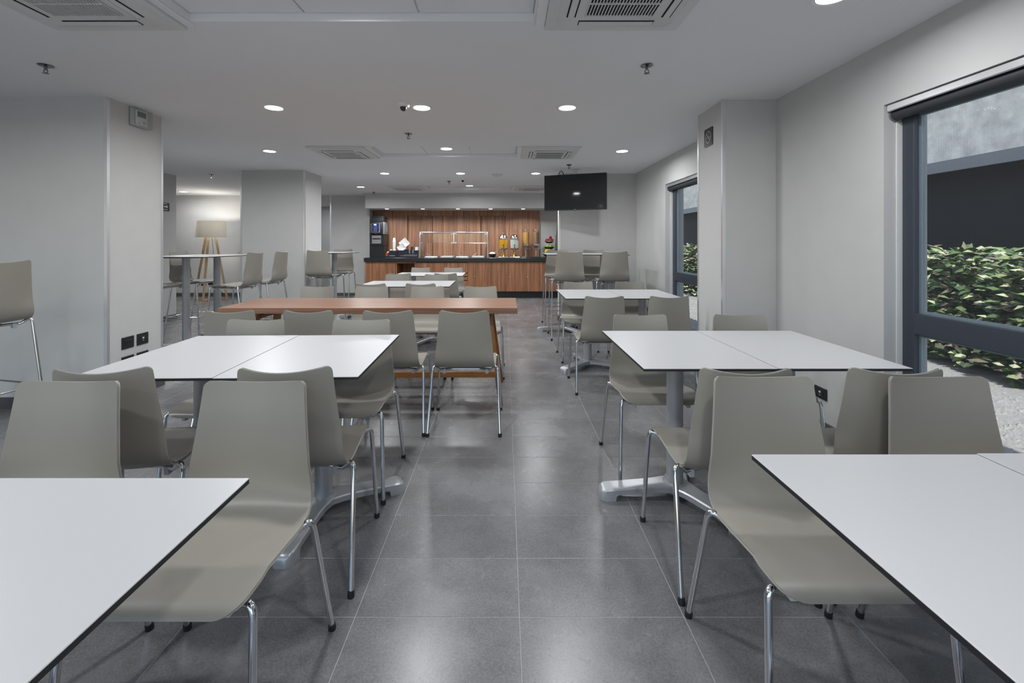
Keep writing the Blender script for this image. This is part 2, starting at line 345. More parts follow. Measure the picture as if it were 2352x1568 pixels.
SETS = (1.655, 5.29, 8.94)                           # near edge (Y) of each recessed tray with an air conditioner at both ends
TD, TRX0, TRX1 = 0.645, -1.64, 0.15
ceil_o = plate('z', CZ, CZ+0.055, -9.3, XR+0.25, -2.4, 13.4, [(TRX0, TRX1, y, y+TD) for y in SETS]).build('ceiling', M['ceil'], smooth=None)
struct(ceil_o, 'plain white painted ceiling with three shallow recessed trays')
MB().box(-9.3, XR+0.25, -2.4, 13.4, CZ+0.0551, CZ+0.3).build('ceiling_slab', M['ceil'], ceil_o, smooth=None)
for y in SETS:
    for k in range(3):
        x0 = TRX0 + 0.5967*k
        MB().box(x0+0.006, x0+0.5967-0.006, y+0.004, y+TD-0.004, CZ+0.044, CZ+0.0545).build('ceiling_panel', M['ceil'], ceil_o, smooth=None)

ZW, YW = (0.06, 2.10), [(0.55, 2.546), (4.10, 6.02)]
wr = plate('x', XR, XR+0.25, -2.4, 13.4, -0.2, CZ, [(a, b, ZW[0], ZW[1]) for a, b in YW]).build('wall_right', M['wall'], smooth=None)
struct(wr, 'light grey right wall with two tall window openings')
BK = 10.78
shell = [
 ('wall_left', (-9.3, -9.05, -2.4, 13.4), 'plain grey wall closing the far left of the room'),
 ('wall_back_left', (-9.05, -5.3, BK, BK+0.2), 'pale grey back wall behind the floor lamp'),
 ('wall_back_middle', (-4.26, -3.3, BK, 11.3), 'pale grey back wall left of the coffee machine'),
 ('wall_back_right', (-3.3, XR, 11.12, 11.3), 'white back wall behind the buffet counter'),
 ('wall_corridor', (-9.05, -3.3, 13.0, 13.2), 'grey wall at the end of the passage left of the buffet'),
 ('wall_left_near', (-4.17, -3.15, 3.50, 4.07), 'wide grey pier at left with thermostat and black sockets'),
 ('wall_left_middle', (-4.21, -3.19, 7.04, 7.68), 'wide pale grey pier behind the tall tables at left'),
 ('wall_left_far', (-6.67, -5.65, 6.98, 7.60), 'grey pier at left carrying the black arrow sign'),
 ('wall_right_column', (1.752, XR, 3.56, 4.02), 'grey pier between the two windows with no smoking sign'),
 ('wall_right_partition', (0.90, XR, 7.36, 7.55), 'grey partition wall behind the television'),
]
for n, (x0, x1, y0, y1), lab in shell:
    struct(MB().box(x0, x1, y0, y1, -0.0008, CZ).build(n, M['wall'], smooth=None), lab)
bh = struct(MB().box(-3.24, XR, 10.25, 11.12, 2.107, CZ).build('wall_back_bulkhead', M['wall'], smooth=None), 'dropped white bulkhead above the buffet counter')
struct(MB().box(-5.3, -4.26, BK, BK+0.2, 2.20, CZ).build('wall_back_lintel', M['wall'], smooth=None), 'lintel over the passage opening')
wf = plate('y', -2.4, -2.2, -9.05, XR, -0.0008, CZ, [(-8.0, -4.4, 0.1, 2.25), (-3.9, 1.2, 0.1, 2.25)]).build('wall_front', M['wall'], smooth=None)
struct(wf, 'grey wall behind the camera with two wide glazed openings')
for wi, (a, b) in enumerate(((-8.0, -4.4), (-3.9, 1.2))):
    w = bpy.data.objects.new('window_%d' % (wi+3), None); C.objects.link(w); w.location = ((a+b)/2, -2.3, 0.1); hw = (b-a)/2
    struct(w, 'wide shopfront window behind the camera, '+('left' if wi == 0 else 'right')+' one')
    for x in (-hw, -0.03, hw-0.06): MB().box(x, x+0.06, -0.03, 0.03, 0, 2.15).build('mullion', M['winf'], w, smooth=None)
    for x0, x1 in ((-hw+0.06, -0.03), (0.03, hw-0.06)):
        MB().box(x0, x1, -0.03, 0.03, 0, 0.06).build('rail', M['winf'], w, smooth=None); MB().box(x0, x1, -0.03, 0.03, 2.09, 2.15).build('rail', M['winf'], w, smooth=None)
        MB().box(x0, x1, -0.003, 0.003, 0.06, 2.09).build('pane', M['glass'], w, smooth=None)
# skirting
bb, bz = 0.012, 0.088
def skirt(n, x0, x1, y0, y1, lab): struct(MB().box(x0, x1, y0, y1, 0.0, bz, 0.002).build(n, M['skirt'], smooth=None), lab)
skirt('baseboard_right', XR-bb, XR, -2.2, 0.548, 'dark tile skirting on the right wall before the near window')
skirt('baseboard_right_middle', XR-bb, XR, 2.55, 3.559, 'dark tile skirting on the right wall between near window and pier')
skirt('baseboard_right_far', XR-bb, XR, 6.022, 7.359, 'dark tile skirting on the right wall beyond the far window')
for n, (x0, x1, y0, y1) in (('left_near', (-4.17, -3.15, 3.50, 4.07)), ('left_middle', (-4.21, -3.19, 7.04, 7.68)), ('left_far', (-6.67, -5.65, 6.98, 7.60))):
    mb = MB().box(x0-bb, x1+bb, y0-bb, y0, 0, bz).box(x0-bb, x1+bb, y1, y1+bb, 0, bz).box(x0-bb, x0, y0, y1, 0, bz).box(x1, x1+bb, y0, y1, 0, bz)
    struct(mb.build('baseboard_'+n, M['skirt'], smooth=None), 'dark tile skirting around the '+n.split('_')[1]+' left pier')
struct(MB().box(1.752-bb, 1.752, 3.548, 4.032, 0, bz).box(1.752, XR-bb, 3.548, 3.56, 0, bz).box(1.752, XR, 4.02, 4.032, 0, bz).build('baseboard_right_column', M['skirt'], smooth=None), 'dark tile skirting around the right pier')
skirt('baseboard_back_left', -9.05, -5.3, BK-bb, BK, 'dark tile skirting under the floor lamp wall')
skirt('baseboard_back_middle', -4.26, -3.3, BK-bb, BK, 'dark tile skirting left of the buffet')
struct(MB().box(0.888, XR-bb, 7.348, 7.36, 0, bz).box(0.888, 0.90, 7.36, 7.55, 0, bz).build('baseboard_partition', M['skirt'], smooth=None), 'dark tile skirting on the partition wall')
# aluminium corner guards
ti = 0
def guard(x, y, sx, sy, lab):                        # the pier lies on the (sx, sy) side of the corner
    global ti; ti += 1; t, w = 0.003, 0.022
    mb = MB().box(min(x-sx*t, x+sx*w), max(x-sx*t, x+sx*w), min(y, y-sy*t), max(y, y-sy*t), bz+0.002, CZ-0.002)
    mb.box(min(x, x-sx*t), max(x, x-sx*t), min(y, y+sy*w), max(y, y+sy*w), bz+0.002, CZ-0.002)
    struct(mb.build('trim_%d' % ti, M['alu'], smooth=None), lab)
guard(-3.15, 3.50, -1, 1, 'aluminium corner guard on the front edge of the near left pier')
guard(-3.15, 4.07, -1, -1, 'aluminium corner guard on the rear edge of the near left pier')
guard(-3.19, 7.04, -1, 1, 'aluminium corner guard on the right edge of the middle left pier')
guard(-4.21, 7.04, 1, 1, 'aluminium corner guard on the left edge of the middle left pier')
guard(1.752, 3.56, 1, 1, 'aluminium corner guard on the front edge of the right pier')
guard(1.752, 4.02, 1, -1, 'aluminium corner guard on the rear edge of the right pier')
guard(0.90, 7.36, 1, 1, 'white corner guard on the end of the partition wall')
guard(-4.26, BK, 1, 1, 'aluminium corner guard beside the passage opening')

# ------------------------------------------------------------------ windows, blinds, outdoors
for wi, (a, b) in enumerate(YW):
    w = bpy.data.objects.new('window_%d' % (wi+1), None); C.objects.link(w); w.location = (2.31, (a+b)/2, ZW[0])
    struct(w, ('large near window with dark blue-grey frame at right edge' if wi == 0 else 'far window with dark frame behind the grey pier'))
    L0 = Vector((2.31, (a+b)/2, ZW[0])); ya, yb = a-L0.y, b-L0.y; zh = ZW[1]-ZW[0]; jw = 0.078
    x0, x1 = -0.03, 0.03; zt0, zt1 = 0.80-ZW[0], 0.915-ZW[0]
    for (y0, y1) in ((ya, ya+jw), (yb-jw, yb)): MB().box(x0, x1, y0, y1, 0, zh, 0.004).build('jamb', M['winf'], w, smooth=None)
    for (z0, z1) in ((0, 0.07), (zt0, zt1), (zh-0.07, zh)): MB().box(x0, x1, ya+jw, yb-jw, z0, z1, 0.004).build('rail', M['winf'], w, smooth=None)
    for (z0, z1) in ((0.07, zt0), (zt1, zh-0.07)):
        bd = 0.014; mb = MB()
        mb.box(0.0, 0.02, ya+jw, ya+jw+bd, z0, z1).box(0.0, 0.02, yb-jw-bd, yb-jw, z0, z1).box(0.0, 0.02, ya+jw+bd, yb-jw-bd, z0, z0+bd).box(0.0, 0.02, ya+jw+bd, yb-jw-bd, z1-bd, z1)
        mb.build('glazing_bead', M['winl'], w, smooth=None)
        MB().box(0.008, 0.012, ya+jw+bd, yb-jw-bd, z0+bd, z1-bd).build('pane', M['glass'], w, smooth=None)
    MB().box(-0.062, x0, yb-0.0085, yb-0.001, 0.0, zh-0.1).build('lit_reveal_strip', M['white'], w, smooth=None)  # white strip stands in for daylight leaking past the blind onto the reveal
    # roller blind
    bl = thing('roller_blind', 'dark see-through mesh roller blind over the '+('near window at right' if wi == 0 else 'far window behind the pier'), 'blind', (2.240, (a+b)/2, 2.040), 0, 'roller blinds')
    hl = (b-a)/2
    MB().tube([(0, -hl+0.012, 0), (0, hl-0.012, 0)], 0.030, 20).build('roller_tube', M['tube'], bl)
    for s_ in (-1, 1): MB().tube([(0, s_*(hl-0.012), 0), (0, s_*(hl-0.003), 0)], 0.034, 20).build('end_bracket', M['greyp'], bl)
    MB().box(-0.048, -0.034, -hl+0.004, hl-0.004, 0.018, 0.0585, 0.005).build('head_rail', M['alu'], bl, smooth=None)
    n = 60; mb = MB(); rows = 26; vs_ = []; zl = 1.93
    for r_ in range(rows+1):
        z = -zl*r_/rows
        for k in range(n+1):
            y = -hl+0.022 + (2*hl-0.044)*k/n
            if k == n: y += 0.004*math.sin(r_*0.55) - 0.003
            vs_.append((0.0285 + 0.0015*math.sin(r_*0.5+k*0.11), y, z))
    fs = [(r_*(n+1)+k, r_*(n+1)+k+1, (r_+1)*(n+1)+k+1, (r_+1)*(n+1)+k) for r_ in range(rows) for k in range(n)]
    mb.add(vs_, fs); mb.build('fabric', M['blind'], bl)
    MB().box(0.02, 0.036, -hl+0.024, hl-0.03, -zl-0.02, -zl, 0.003).build('bottom_bar', M['tube'], bl, smooth=None)

struct(MB().box(-14.0, 9.0, -14, -2.4, -0.25, -0.02).build('ground_forecourt', M['pave'], smooth=None), 'pale forecourt behind the camera')
struct(MB().box(XR+0.25, 9.0, -2.4, 20, -0.25, -0.02).build('ground_outside', M['gravel'], smooth=None), 'pale gravel bed outside the windows')
gr = MB(); rnd = random.Random(3)
for k in range(9000):
    y = rnd.uniform(-0.5, 13.0); x = rnd.uniform(2.5, 4.42); s_ = rnd.uniform(0.012, 0.034)
    if not (0.6*x < y < 1.45*x or 2.0*x < y < 2.9*x): continue
    a = rnd.uniform(0, 6.28); ca, sa = math.cos(a), math.sin(a); e = rnd.uniform(0.6, 1.0)
    pts = [(s_, 0, 0), (0, s_*e, 0), (-s_, 0, 0), (0, -s_*e, 0), (s_*0.2, s_*0.1, s_*0.7)]
    gr.add([(x+p*ca-q*sa, y+p*sa+q*ca, -0.02+z) for p, q, z in pts], [(0, 1, 4), (1, 2, 4), (2, 3, 4), (3, 0, 4)])
go = gr.build('gravel', M['gravel'], smooth=None); tag(go, 'loose pale gravel stones outside the near window', 'gravel'); go['kind'] = 'stuff'
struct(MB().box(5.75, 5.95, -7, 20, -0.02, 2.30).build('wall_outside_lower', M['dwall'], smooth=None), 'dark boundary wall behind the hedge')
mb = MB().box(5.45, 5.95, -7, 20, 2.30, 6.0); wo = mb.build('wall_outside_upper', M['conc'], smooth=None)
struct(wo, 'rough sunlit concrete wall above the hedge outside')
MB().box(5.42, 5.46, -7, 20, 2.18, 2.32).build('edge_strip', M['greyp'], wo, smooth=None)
rnd = random.Random(11)
def shrub_meshes(seed):
    r_ = random.Random(seed); lf = MB(); st = MB()
    for k in range(7):
        a = r_.uniform(0, 6.28); d = r_.uniform(0.05, 0.28); hgt = r_.uniform(0.7, 1.15)
        st.tube(spline([(0.05*math.cos(a), 0.05*math.sin(a), 0), (d*0.6*math.cos(a), d*0.6*math.sin(a), hgt*0.5), (d*math.cos(a), d*math.sin(a), hgt)], 3), 0.009, 5)
    for k in range(1150):
        z = 0.05 + 1.10*r_.random()**0.95; wdt = 0.315 - 0.05*abs(z-0.5)
        p = Vector((r_.uniform(-wdt, wdt), r_.uniform(-wdt, wdt), z)); a = math.atan2(p.y, p.x)
        le = r_.uniform(0.07, 0.13) * (1.6 if r_.random() < 0.25 else 1); wd = le*r_.uniform(0.28, 0.42)
        d = Vector((math.cos(a+r_.uniform(-0.9, 0.9)), math.sin(a+r_.uniform(-0.9, 0.9)), r_.uniform(-0.45, 0.75))).normalized()
        s_ = d.cross(Vector((r_.uniform(-0.3, 0.3), r_.uniform(-0.3, 0.3), 1))).normalized(); nn = s_.cross(d)
        lim = lambda q: Vector((max(-0.395, min(0.395, q.x)), max(-0.395, min(0.395, q.y)), max(0.02, q.z)))
        if any(abs(c) > 0.39 for c in (p+d*le)[:2]): d = Vector((-d.x, -d.y, d.z)); s_ = -s_
        lf.add([p, p+d*le*0.45+s_*wd-nn*0.01, p+d*le-nn*le*0.15, p+d*le*0.45-s_*wd-nn*0.01, p+d*le*0.5+nn*0.012], [(0, 1, 4), (1, 2, 4), (2, 3, 4), (3, 0, 4)])
    return lf.mesh('foliage', M['leaf'], None), st.mesh('stems', M['bark'])
kinds = [shrub_meshes(s_) for s_ in (1, 2, 3)]
for k in range(16):
    y = 1.6 + 0.80*k
    t = thing('hedge_shrub', 'broad-leaved green and cream shrub in the hedge seen through '+('the near window' if y < 7.5 else 'the far window'), 'shrub', (4.95 + rnd.uniform(-0.08, 0.08), y, -0.02), math.pi/2*rnd.randrange(4), 'hedge shrubs seen through '+('the near window' if y < 7.5 else 'the far window'))
    t.scale = (1, 1, rnd.uniform(0.98, 1.16))
    fm, sm = kinds[k % 3]
    for nm, me in (('foliage', fm), ('stem_cluster', sm)):
        o = bpy.data.objects.new(nm, me); C.objects.link(o); o.parent = t; o['kind'] = 'stuff'

# ------------------------------------------------------------------ chairs and stools
PROF = [(0.232, 0.432, .198), (0.222, 0.446, .205), (0.19, 0.455, .211), (0.11, 0.456, .214), (0.02, 0.449, .214), (-0.06, 0.441, .213), (-0.115, 0.440, .211),
        (-0.160, 0.452, .208), (-0.192, 0.485, .203), (-0.207, 0.530, .198), (-0.217, 0.590, .191), (-0.226, 0.660, .183), (-0.236, 0.740, .174), (-0.248, 0.836, .165)]
def shell_mesh(dz):
    pl = spline([(a, b, c) for a, b, c in PROF], 8); L_ = [0]
    for a, b in zip(pl, pl[1:]): L_.append(L_[-1] + (Vector((b.x, b.y)) - Vector((a.x, a.y))).length)
    T = L_[-1]
    def at(s_):
        for i in range(len(L_)-1):
            if s_ <= L_[i+1]: 
                t = (s_-L_[i])/(L_[i+1]-L_[i]); return pl[i].lerp(pl[i+1], t)
        return pl[-1]
    rf, rb = 0.05, 0.022
    ss = [rf*(1-math.cos(k*math.pi/12)) for k in range(6)] + [rf + (T-rf-rb)*k/26 for k in range(27)] + [T-rb+rb*math.sin(k*math.pi/10) for k in range(1, 6)]
    nu = 14; top = []
    for s_ in ss:
        p = at(s_); w = w0 = p.z
        if s_ < rf: w -= rf - math.sqrt(max(0, rf*rf-(rf-s_)**2))
        if s_ > T-rb: w -= rb - math.sqrt(max(0, rb*rb-(s_-T+rb)**2))
        row = []; sb = min(1, max(0, (p.y-0.45)/0.14)); e = at(min(T, s_+.004)) - at(max(0, s_-.004)); t2 = Vector((e.x, e.y)).normalized(); n2 = Vector((t2.y, -t2.x))
        for k in range(nu+1):
            u = -1 + 2*k/nu; uu = (u*w/w0)**2; cup = (0.010 + 0.030*sb) * uu          # side edges curl towards the sitter
            if s_ < 0.12: cup *= 0.3
            row.append(Vector((u*w, p.x + (-n2.x)*cup*(-1), p.y + n2.y*cup*1 + (0.013*uu*max(0, (s_-T+0.14)/0.14)))))
        top.append(row)
    # surface normals (towards sitter), then a thickness with a rounded rim
    nr, nc = len(top), nu+1; nrm = [[None]*nc for _ in range(nr)]
    for i in range(nr):
        for k in range(nc):
            du = top[i][min(k+1, nc-1)] - top[i][max(k-1, 0)]; dv = top[min(i+1, nr-1)][k] - top[max(i-1, 0)][k]
            nrm[i][k] = dv.cross(du).normalized()
    if nrm[4][7].z < 0: nrm = [[-n for n in r_] for r_ in nrm]
    th = 0.009; mb = MB(); V = [top[i][k] for i in range(nr) for k in range(nc)] + [top[i][k]-nrm[i][k]*th for i in range(nr) for k in range(nc)]
    fs = []; id_ = lambda i, k: i*nc+k; o2 = nr*nc
    for i in range(nr-1):
        for k in range(nc-1):
            fs.append((id_(i, k), id_(i, k+1), id_(i+1, k+1), id_(i+1, k))); fs.append((o2+id_(i, k), o2+id_(i+1, k), o2+id_(i+1, k+1), o2+id_(i, k+1)))
    rim = [(0, k) for k in range(nc)] + [(i, nc-1) for i in range(1, nr)] + [(nr-1, k) for k in range(nc-2, -1, -1)] + [(i, 0) for i in range(nr-2, 0, -1)]
    cen = Vector((0, 0, 0)); base_i = len(V); m = len(rim)
    for j, (i, k) in enumerate(rim):
        a = top[rim[j-1][0]][rim[j-1][1]]; b = top[rim[(j+1) % m][0]][rim[(j+1) % m][1]]; out = (b-a).cross(nrm[i][k]).normalized()
        V.append(top[i][k] - nrm[i][k]*th*0.5 + out*0.004)
    for j in range(m):
        j2 = (j+1) % m; a, b = rim[j], rim[j2]
        fs.append((id_(*a), base_i+j, base_i+j2, id_(*b))); fs.append((base_i+j, o2+id_(*a), o2+id_(*b), base_i+j2))
    mb.add([v + Vector((0, 0, dz)) for v in V], fs); return mb
def seat_thing(dz, stool, name, label, cat):
    t = thing(name, label, cat)
    shell_mesh(dz).build('seat_shell', M['shell'], t, smooth=60)
    r_ = 0.0098
    fx = 0.245; legs = {}
    for s_ in (-1, 1):
        for fr in (1, -1):
            by, ty = (0.195, 0.235) if fr == 1 else (-0.125, -0.243)
            bxx = 0.227; zt = 0.452
            zt += dz; iy = 0.15 if fr == 1 else -0.07; zi = 0.421 if fr == 1 else 0.411
            foot = Vector((s_*fx, ty, 0.008)); bend = Vector((s_*bxx, by, zt)); down = foot - bend
            a = bend + down.normalized()*0.045; inn = Vector((s_*0.10, iy, zi+dz)); und = Vector((s_*0.178, iy+(by-iy)*0.62, zi+0.001+dz)); b_ = bend + (und-bend).normalized()*0.034
            pts = [inn, und]; 
            for k in range(7):
                q = k/6; pts.append(b_*(1-q)**2 + bend*2*q*(1-q) + a*q*q)
            pts.append(a.lerp(foot, 0.5)); pts.append(foot)
            lg = MB().tube(pts, r_, 10).build('leg', M['chrome'], t, smooth=60)
            fp = foot + (foot-bend).normalized()*-0.012
            MB().tube([Vector((foot.x, foot.y, 0.0)), foot, foot.lerp(bend, 0.03)], [0.0125, 0.0128, 0.0122], 10).build('foot_cap', M['rubber'], lg)
            MB().box(s_*0.150-0.011, s_*0.150+0.011, iy+(by-iy)*0.4-0.013, iy+(by-iy)*0.4+0.013, zi-0.026+dz, zi+0.008+dz, 0.003).build('clip', M['clip'], lg)
            legs[(s_, fr)] = (bend, foot)
    mb = MB()
    for y, z in ((0.15, 0.421), (-0.07, 0.411)): mb.tube([(-0.105, y, z+dz), (0.105, y, z+dz)], r_, 10)
    for s_ in (-1, 1): mb.tube([(s_*0.1, 0.15, 0.421+dz), (s_*0.1, -0.07, 0.411+dz)], r_, 10)
    mb.build('under_frame', M['chrome'], t, smooth=60)
    if stool:
        zf = 0.33; q = {}
        for k, (b, f) in legs.items(): q[k] = b.lerp(f, (b.z-zf)/(b.z-f.z))
        rr = MB()
        for a, b in (((-1, 1), (1, 1)), ((1, 1), (1, -1)), ((1, -1), (-1, -1)), ((-1, -1), (-1, 1))):
            p0, p1 = q[a].copy(), q[b].copy()
            rr.tube([p0, p1], 0.007, 8)
        rr.build('footrest', M['chrome'], t, smooth=60)
    return t
chair0 = seat_thing(0.0, False, 'dining_chair', '', 'chair'); stool0 = seat_thing(0.345, True, 'bar_stool', '', 'stool')
uc, us_ = [], []
AW, CM = 0.0, math.pi                                # facing away from / towards the camera
def chair(px, topY, face, label, group, rot=0.0, dx=0.0):
    X = (px-VX)*topY/F + dx; a = face + R(rot)
    off = 0.243; d = Vector((-math.sin(a), math.cos(a)))                # facing direction
    loc = (X + d.x*off, topY + d.y*off, 0)
    if not uc: o = chair0; o.location = loc; o.rotation_euler = (0, 0, a); o['label'] = label; o['group'] = group
    else: o = dup(chair0, label, loc, a, group)
    uc.append(o)
def stool(x, y, a, label, group):
    if not us_: o = stool0; o.location = (x, y, 0); o.rotation_euler = (0, 0, R(a)); o['label'] = label; o['group'] = group
    else: o = dup(stool0, label, (x, y, 0), R(a), group)
    us_.append(o)
G = 'chairs at the '
g = G+'bottom left white table'
chair(597, 1.50, CM, 'grey plastic chair facing the camera, seat half under the bottom left white table', g, 0)
chair(178, 1.50, CM, 'leftmost foreground chair, grey, facing the camera at the left picture edge', g, 0)
g = G+'middle left white table'
chair(648, 1.615, AW, 'grey chair seen from behind, backed against the large foreground chair nearest the aisle', g, 5)
chair(222, 1.605, AW, 'grey chair seen from behind, backed against the leftmost foreground chair', g, 6)
chair(834, 2.69, CM, 'grey chair on the far side of the middle left white table, next to the aisle', g, 1)
chair(594, 2.69, CM, 'grey chair on the far side of the middle left white table, away from the aisle', g, 0)
g = G+'near side of the wooden table'
chair(1065, 2.985, AW, 'grey chair on the near side of the wooden table, closest to the aisle', g)
chair(889, 2.985, AW, 'second grey chair from the aisle on the near side of the wooden table', g, 2)
chair(703, 2.985, AW, 'third grey chair from the aisle on the near side of the wooden table', g, -1)
chair(521, 2.985, AW, 'fourth and leftmost grey chair on the near side of the wooden table', g, 1)
g = G+'far side of the wooden table'
chair(1104, 4.72, CM, 'grey chair on the far side of the wooden table, closest to the aisle', g)
chair(983, 4.72, CM, 'second grey chair from the aisle on the far side of the wooden table', g)
chair(856, 4.72, CM, 'third grey chair from the aisle on the far side of the wooden table', g)
chair(731, 4.72, CM, 'fourth and leftmost grey chair on the far side of the wooden table', g)
g = G+'white table just beyond the wooden table'
chair(965, 4.985, AW, 'grey chair seen from behind at the white table just beyond the wooden one, aisle side', g, 0)
chair(850, 4.985, AW, 'grey chair seen from behind at the white table just beyond the wooden one, left side', g, 0)
chair(1003, 6.50, CM, 'grey chair facing the camera behind the white table beyond the wooden one, aisle side', g)
chair(914, 6.50, CM, 'grey chair facing the camera behind the white table beyond the wooden one, left side', g)
g = G+'white table nearest the buffet'
chair(1023, 6.66, AW, 'grey chair seen from behind at the white table nearest the buffet, aisle side', g, 3)
chair(917, 6.66, AW, 'grey chair seen from behind at the white table nearest the buffet, left side', g)
chair(1042, 8.27, CM, 'grey chair facing the camera nearest the buffet drawers', g)
chair(967, 8.27, CM, 'grey chair facing the camera nearest the buffet niche', g)
g = G+'bottom right white table'
chair(1742, 1.55, CM, 'large grey foreground chair facing the camera, seat half under the bottom right white table', g)
chair(2135, 1.55, CM, 'rightmost foreground chair, grey, facing the camera in front of the window', g)
g = G+'middle right white table'
chair(1722, 1.60, AW, 'grey chair seen from behind, backed against the large right foreground chair', g, -1)
chair(2072, 1.60, AW, 'grey chair seen from behind, backed against the rightmost foreground chair', g, -2)
chair(1467, 2.87, CM, 'grey chair on the far side of the middle right white table, next to the aisle', g)
chair(1693, 2.87, CM, 'grey chair on the far side of the middle right white table, next to the wall', g)
g = G+'far right white table'
chair(1390, 3.80, AW, 'grey chair seen from behind at the far right white table, next to the aisle', g)
chair(1540, 3.80, AW, 'grey chair seen from behind at the far right white table, beside the pier', g)
chair(1327, 5.28, CM, 'grey chair facing the camera at the far right white table, next to the aisle', g)
chair(1445, 5.28, CM, 'grey chair facing the camera at the far right white table, near the far window', g)
g = 'bar stools at the left tall table pair'
stool(-3.27, 5.42, 90, 'grey bar stool with its back to the aisle, nearer one at left tall tables', g)
stool(-3.25, 6.02, 90, 'grey bar stool with its back to the aisle, farther one at left tall tables', g)
stool(-4.23, 6.02, -90, 'grey bar stool facing the aisle in front of the floor lamp', g)
stool(-4.24, 5.40, -90, 'grey bar stool half hidden by the near left pier, only its seat showing', g)
g = 'bar stools at the small tall table by the middle pier'
stool(-2.87, 7.02, -4, 'grey bar stool seen from behind, against the middle left pier', g)
stool(-2.96, 7.90, 182, 'grey bar stool facing the camera behind the tall table left of the buffet', g)
g = 'bar stools at the right tall table pair'
stool(0.868, 6.145, 0, 'grey bar stool seen from behind under the television, aisle side', g)
stool(1.475, 6.145, 0, 'grey bar stool seen from behind under the television, window side', g)
stool(0.855, 7.0, 180, 'grey bar stool facing the camera in front of the fruit stand', g)
stool(1.44, 7.0, 180, 'grey bar stool facing the camera against the partition wall', g)
stool(-3.46, 2.88, 78, 'grey bar stool cut by the left picture edge, seen from behind', 'bar stool at left picture edge')

# ------------------------------------------------------------------ white tables with three-armed pedestals
ARM = (0, 120, 240)
def make_table(zt, name):
    t = thing(name, '', 'table'); w, d = 0.577/2-0.0015, 0.81/2
    tp = MB().box(-w, w, -d, d, zt-0.003, zt, 0.001).build('tabletop', M['lam'], t, smooth=None)
    MB().box(-w+0.0005, w-0.0005, -d+0.0005, d-0.0005, zt-0.0125, zt-0.003).build('edge_core', M['edge'], tp, smooth=None)
    MB().box(-0.17, 0.17, -0.17, 0.17, zt-0.022, zt-0.0126, 0.004).build('mounting_plate', M['ped'], t, smooth=None)
    MB().lathe([(0, 0.045), (0.041, 0.045), (0.041, 0.06), (0.041, zt-0.03), (0.045, zt-0.022), (0, zt-0.022)], 28).build('column', M['ped'], t)
    b = thing_part('pedestal_base', t)
    return t
def thing_part(nm, t):
    mb = MB(); mb.lathe([(0, 0.030), (0.058, 0.030), (0.068, 0.045), (0.068, 0.068), (0.060, 0.075), (0, 0.077)], 28)
    for a in ARM:
        Mx = Matrix.Rotation(R(a), 4, 'Z'); sec = []
        for x, hw, z1, z0 in ((0.02, 0.060, 0.074, 0.044), (0.06, 0.057, 0.074, 0.044), (0.09, 0.050, 0.073, 0.043), (0.13, 0.046, 0.071, 0.041), (0.22, 0.045, 0.066, 0.036), (0.315, 0.045, 0.060, 0.030), (0.32, 0.046, 0.060, 0.0), (0.365, 0.046, 0.057, 0.0), (0.385, 0.038, 0.050, 0.0), (0.397, 0.024, 0.036, 0.0)):
            c = 0.006
            sec.append([Vector(p) for p in ((x, -hw, z0), (x, -hw, z1-c), (x, -hw+c, z1), (x, hw-c, z1), (x, hw, z1-c), (x, hw, z0))])
        vs_ = [Mx @ p for s_ in sec for p in s_]; n = 6; fs = []
        for i in range(len(sec)-1):
            for k in range(n): fs.append((i*n+k, i*n+(k+1) % n, (i+1)*n+(k+1) % n, (i+1)*n+k))
        fs.append(tuple(range(n))); fs.append(tuple((len(sec)-1)*n+k for k in range(n)))
        mb.add(vs_, fs)
    return mb.build(nm, M['ped'], t, smooth=40)
table0, bar0 = make_table(0.772, 'white_table'), make_table(1.145, 'tall_table')
ut, ub = [], []
def table(cx, cy, rot, base_a, label, group, tall=False):
    src, used = (bar0, ub) if tall else (table0, ut)
    if not used: o = src; o.location = (cx, cy, 0); o.rotation_euler = (0, 0, R(rot)); o['label'] = label; o['group'] = group
    else: o = dup(src, label, (cx, cy, 0), R(rot), group)
    for ch in o.children:
        if ch.name.startswith('pedestal_base'): ch.rotation_euler = (0, 0, R(base_a-rot))
    used.append(o)
HW = 0.577/2
g = 'square white cafe tables'
for cx, cy, rot, ba, lab in (
    (-0.583-HW, 0.607, 0, 75, 'white cafe tabletop at the bottom left picture corner, nearer the aisle'),
    (-0.583-3*HW-0.002, 0.607, 0, 75, 'white cafe tabletop cut by the bottom left picture edge'),
    (-0.603-HW, 2.172, 2, 28, 'white cafe table of the middle left pair, half next to the aisle'),
    (-0.603-3*HW-0.002, 2.158, 2, 66, 'white cafe table of the middle left pair, half by the pier'),
    (0.625+HW, 0.720, 0, 70, 'white cafe tabletop at the bottom right picture corner, nearer the aisle'),
    (0.625+3*HW+0.002, 0.726, 0, 70, 'white cafe tabletop cut by the right picture edge below the window'),
    (0.592+HW, 2.295, 0, 62, 'white cafe table of the middle right pair, half next to the aisle'),
    (0.592+3*HW+0.002, 2.298, 0, 62, 'white cafe table of the middle right pair, half next to the window wall'),
    (0.585+HW, 4.675, 0, 220, 'white cafe table of the far right pair, half next to the aisle'),
    (0.585+3*HW+0.002, 4.675, 0, 290, 'white cafe table of the far right pair, half near the far window'),
    (-0.69-HW, 5.835, 1, 0, 'white cafe table beyond the wooden table, half next to the aisle'),
    (-0.69-3*HW-0.002, 5.825, 1, 60, 'white cafe table beyond the wooden table, left half of its pair'),
    (-0.70-HW, 7.585, 1, 0, 'white cafe table nearest the buffet, half next to the aisle'),
    (-0.70-3*HW-0.002, 7.58, 1, 60, 'white cafe table nearest the buffet, left half of its pair')):
    table(cx, cy, rot, ba, lab, g)
g = 'tall white bar tables'
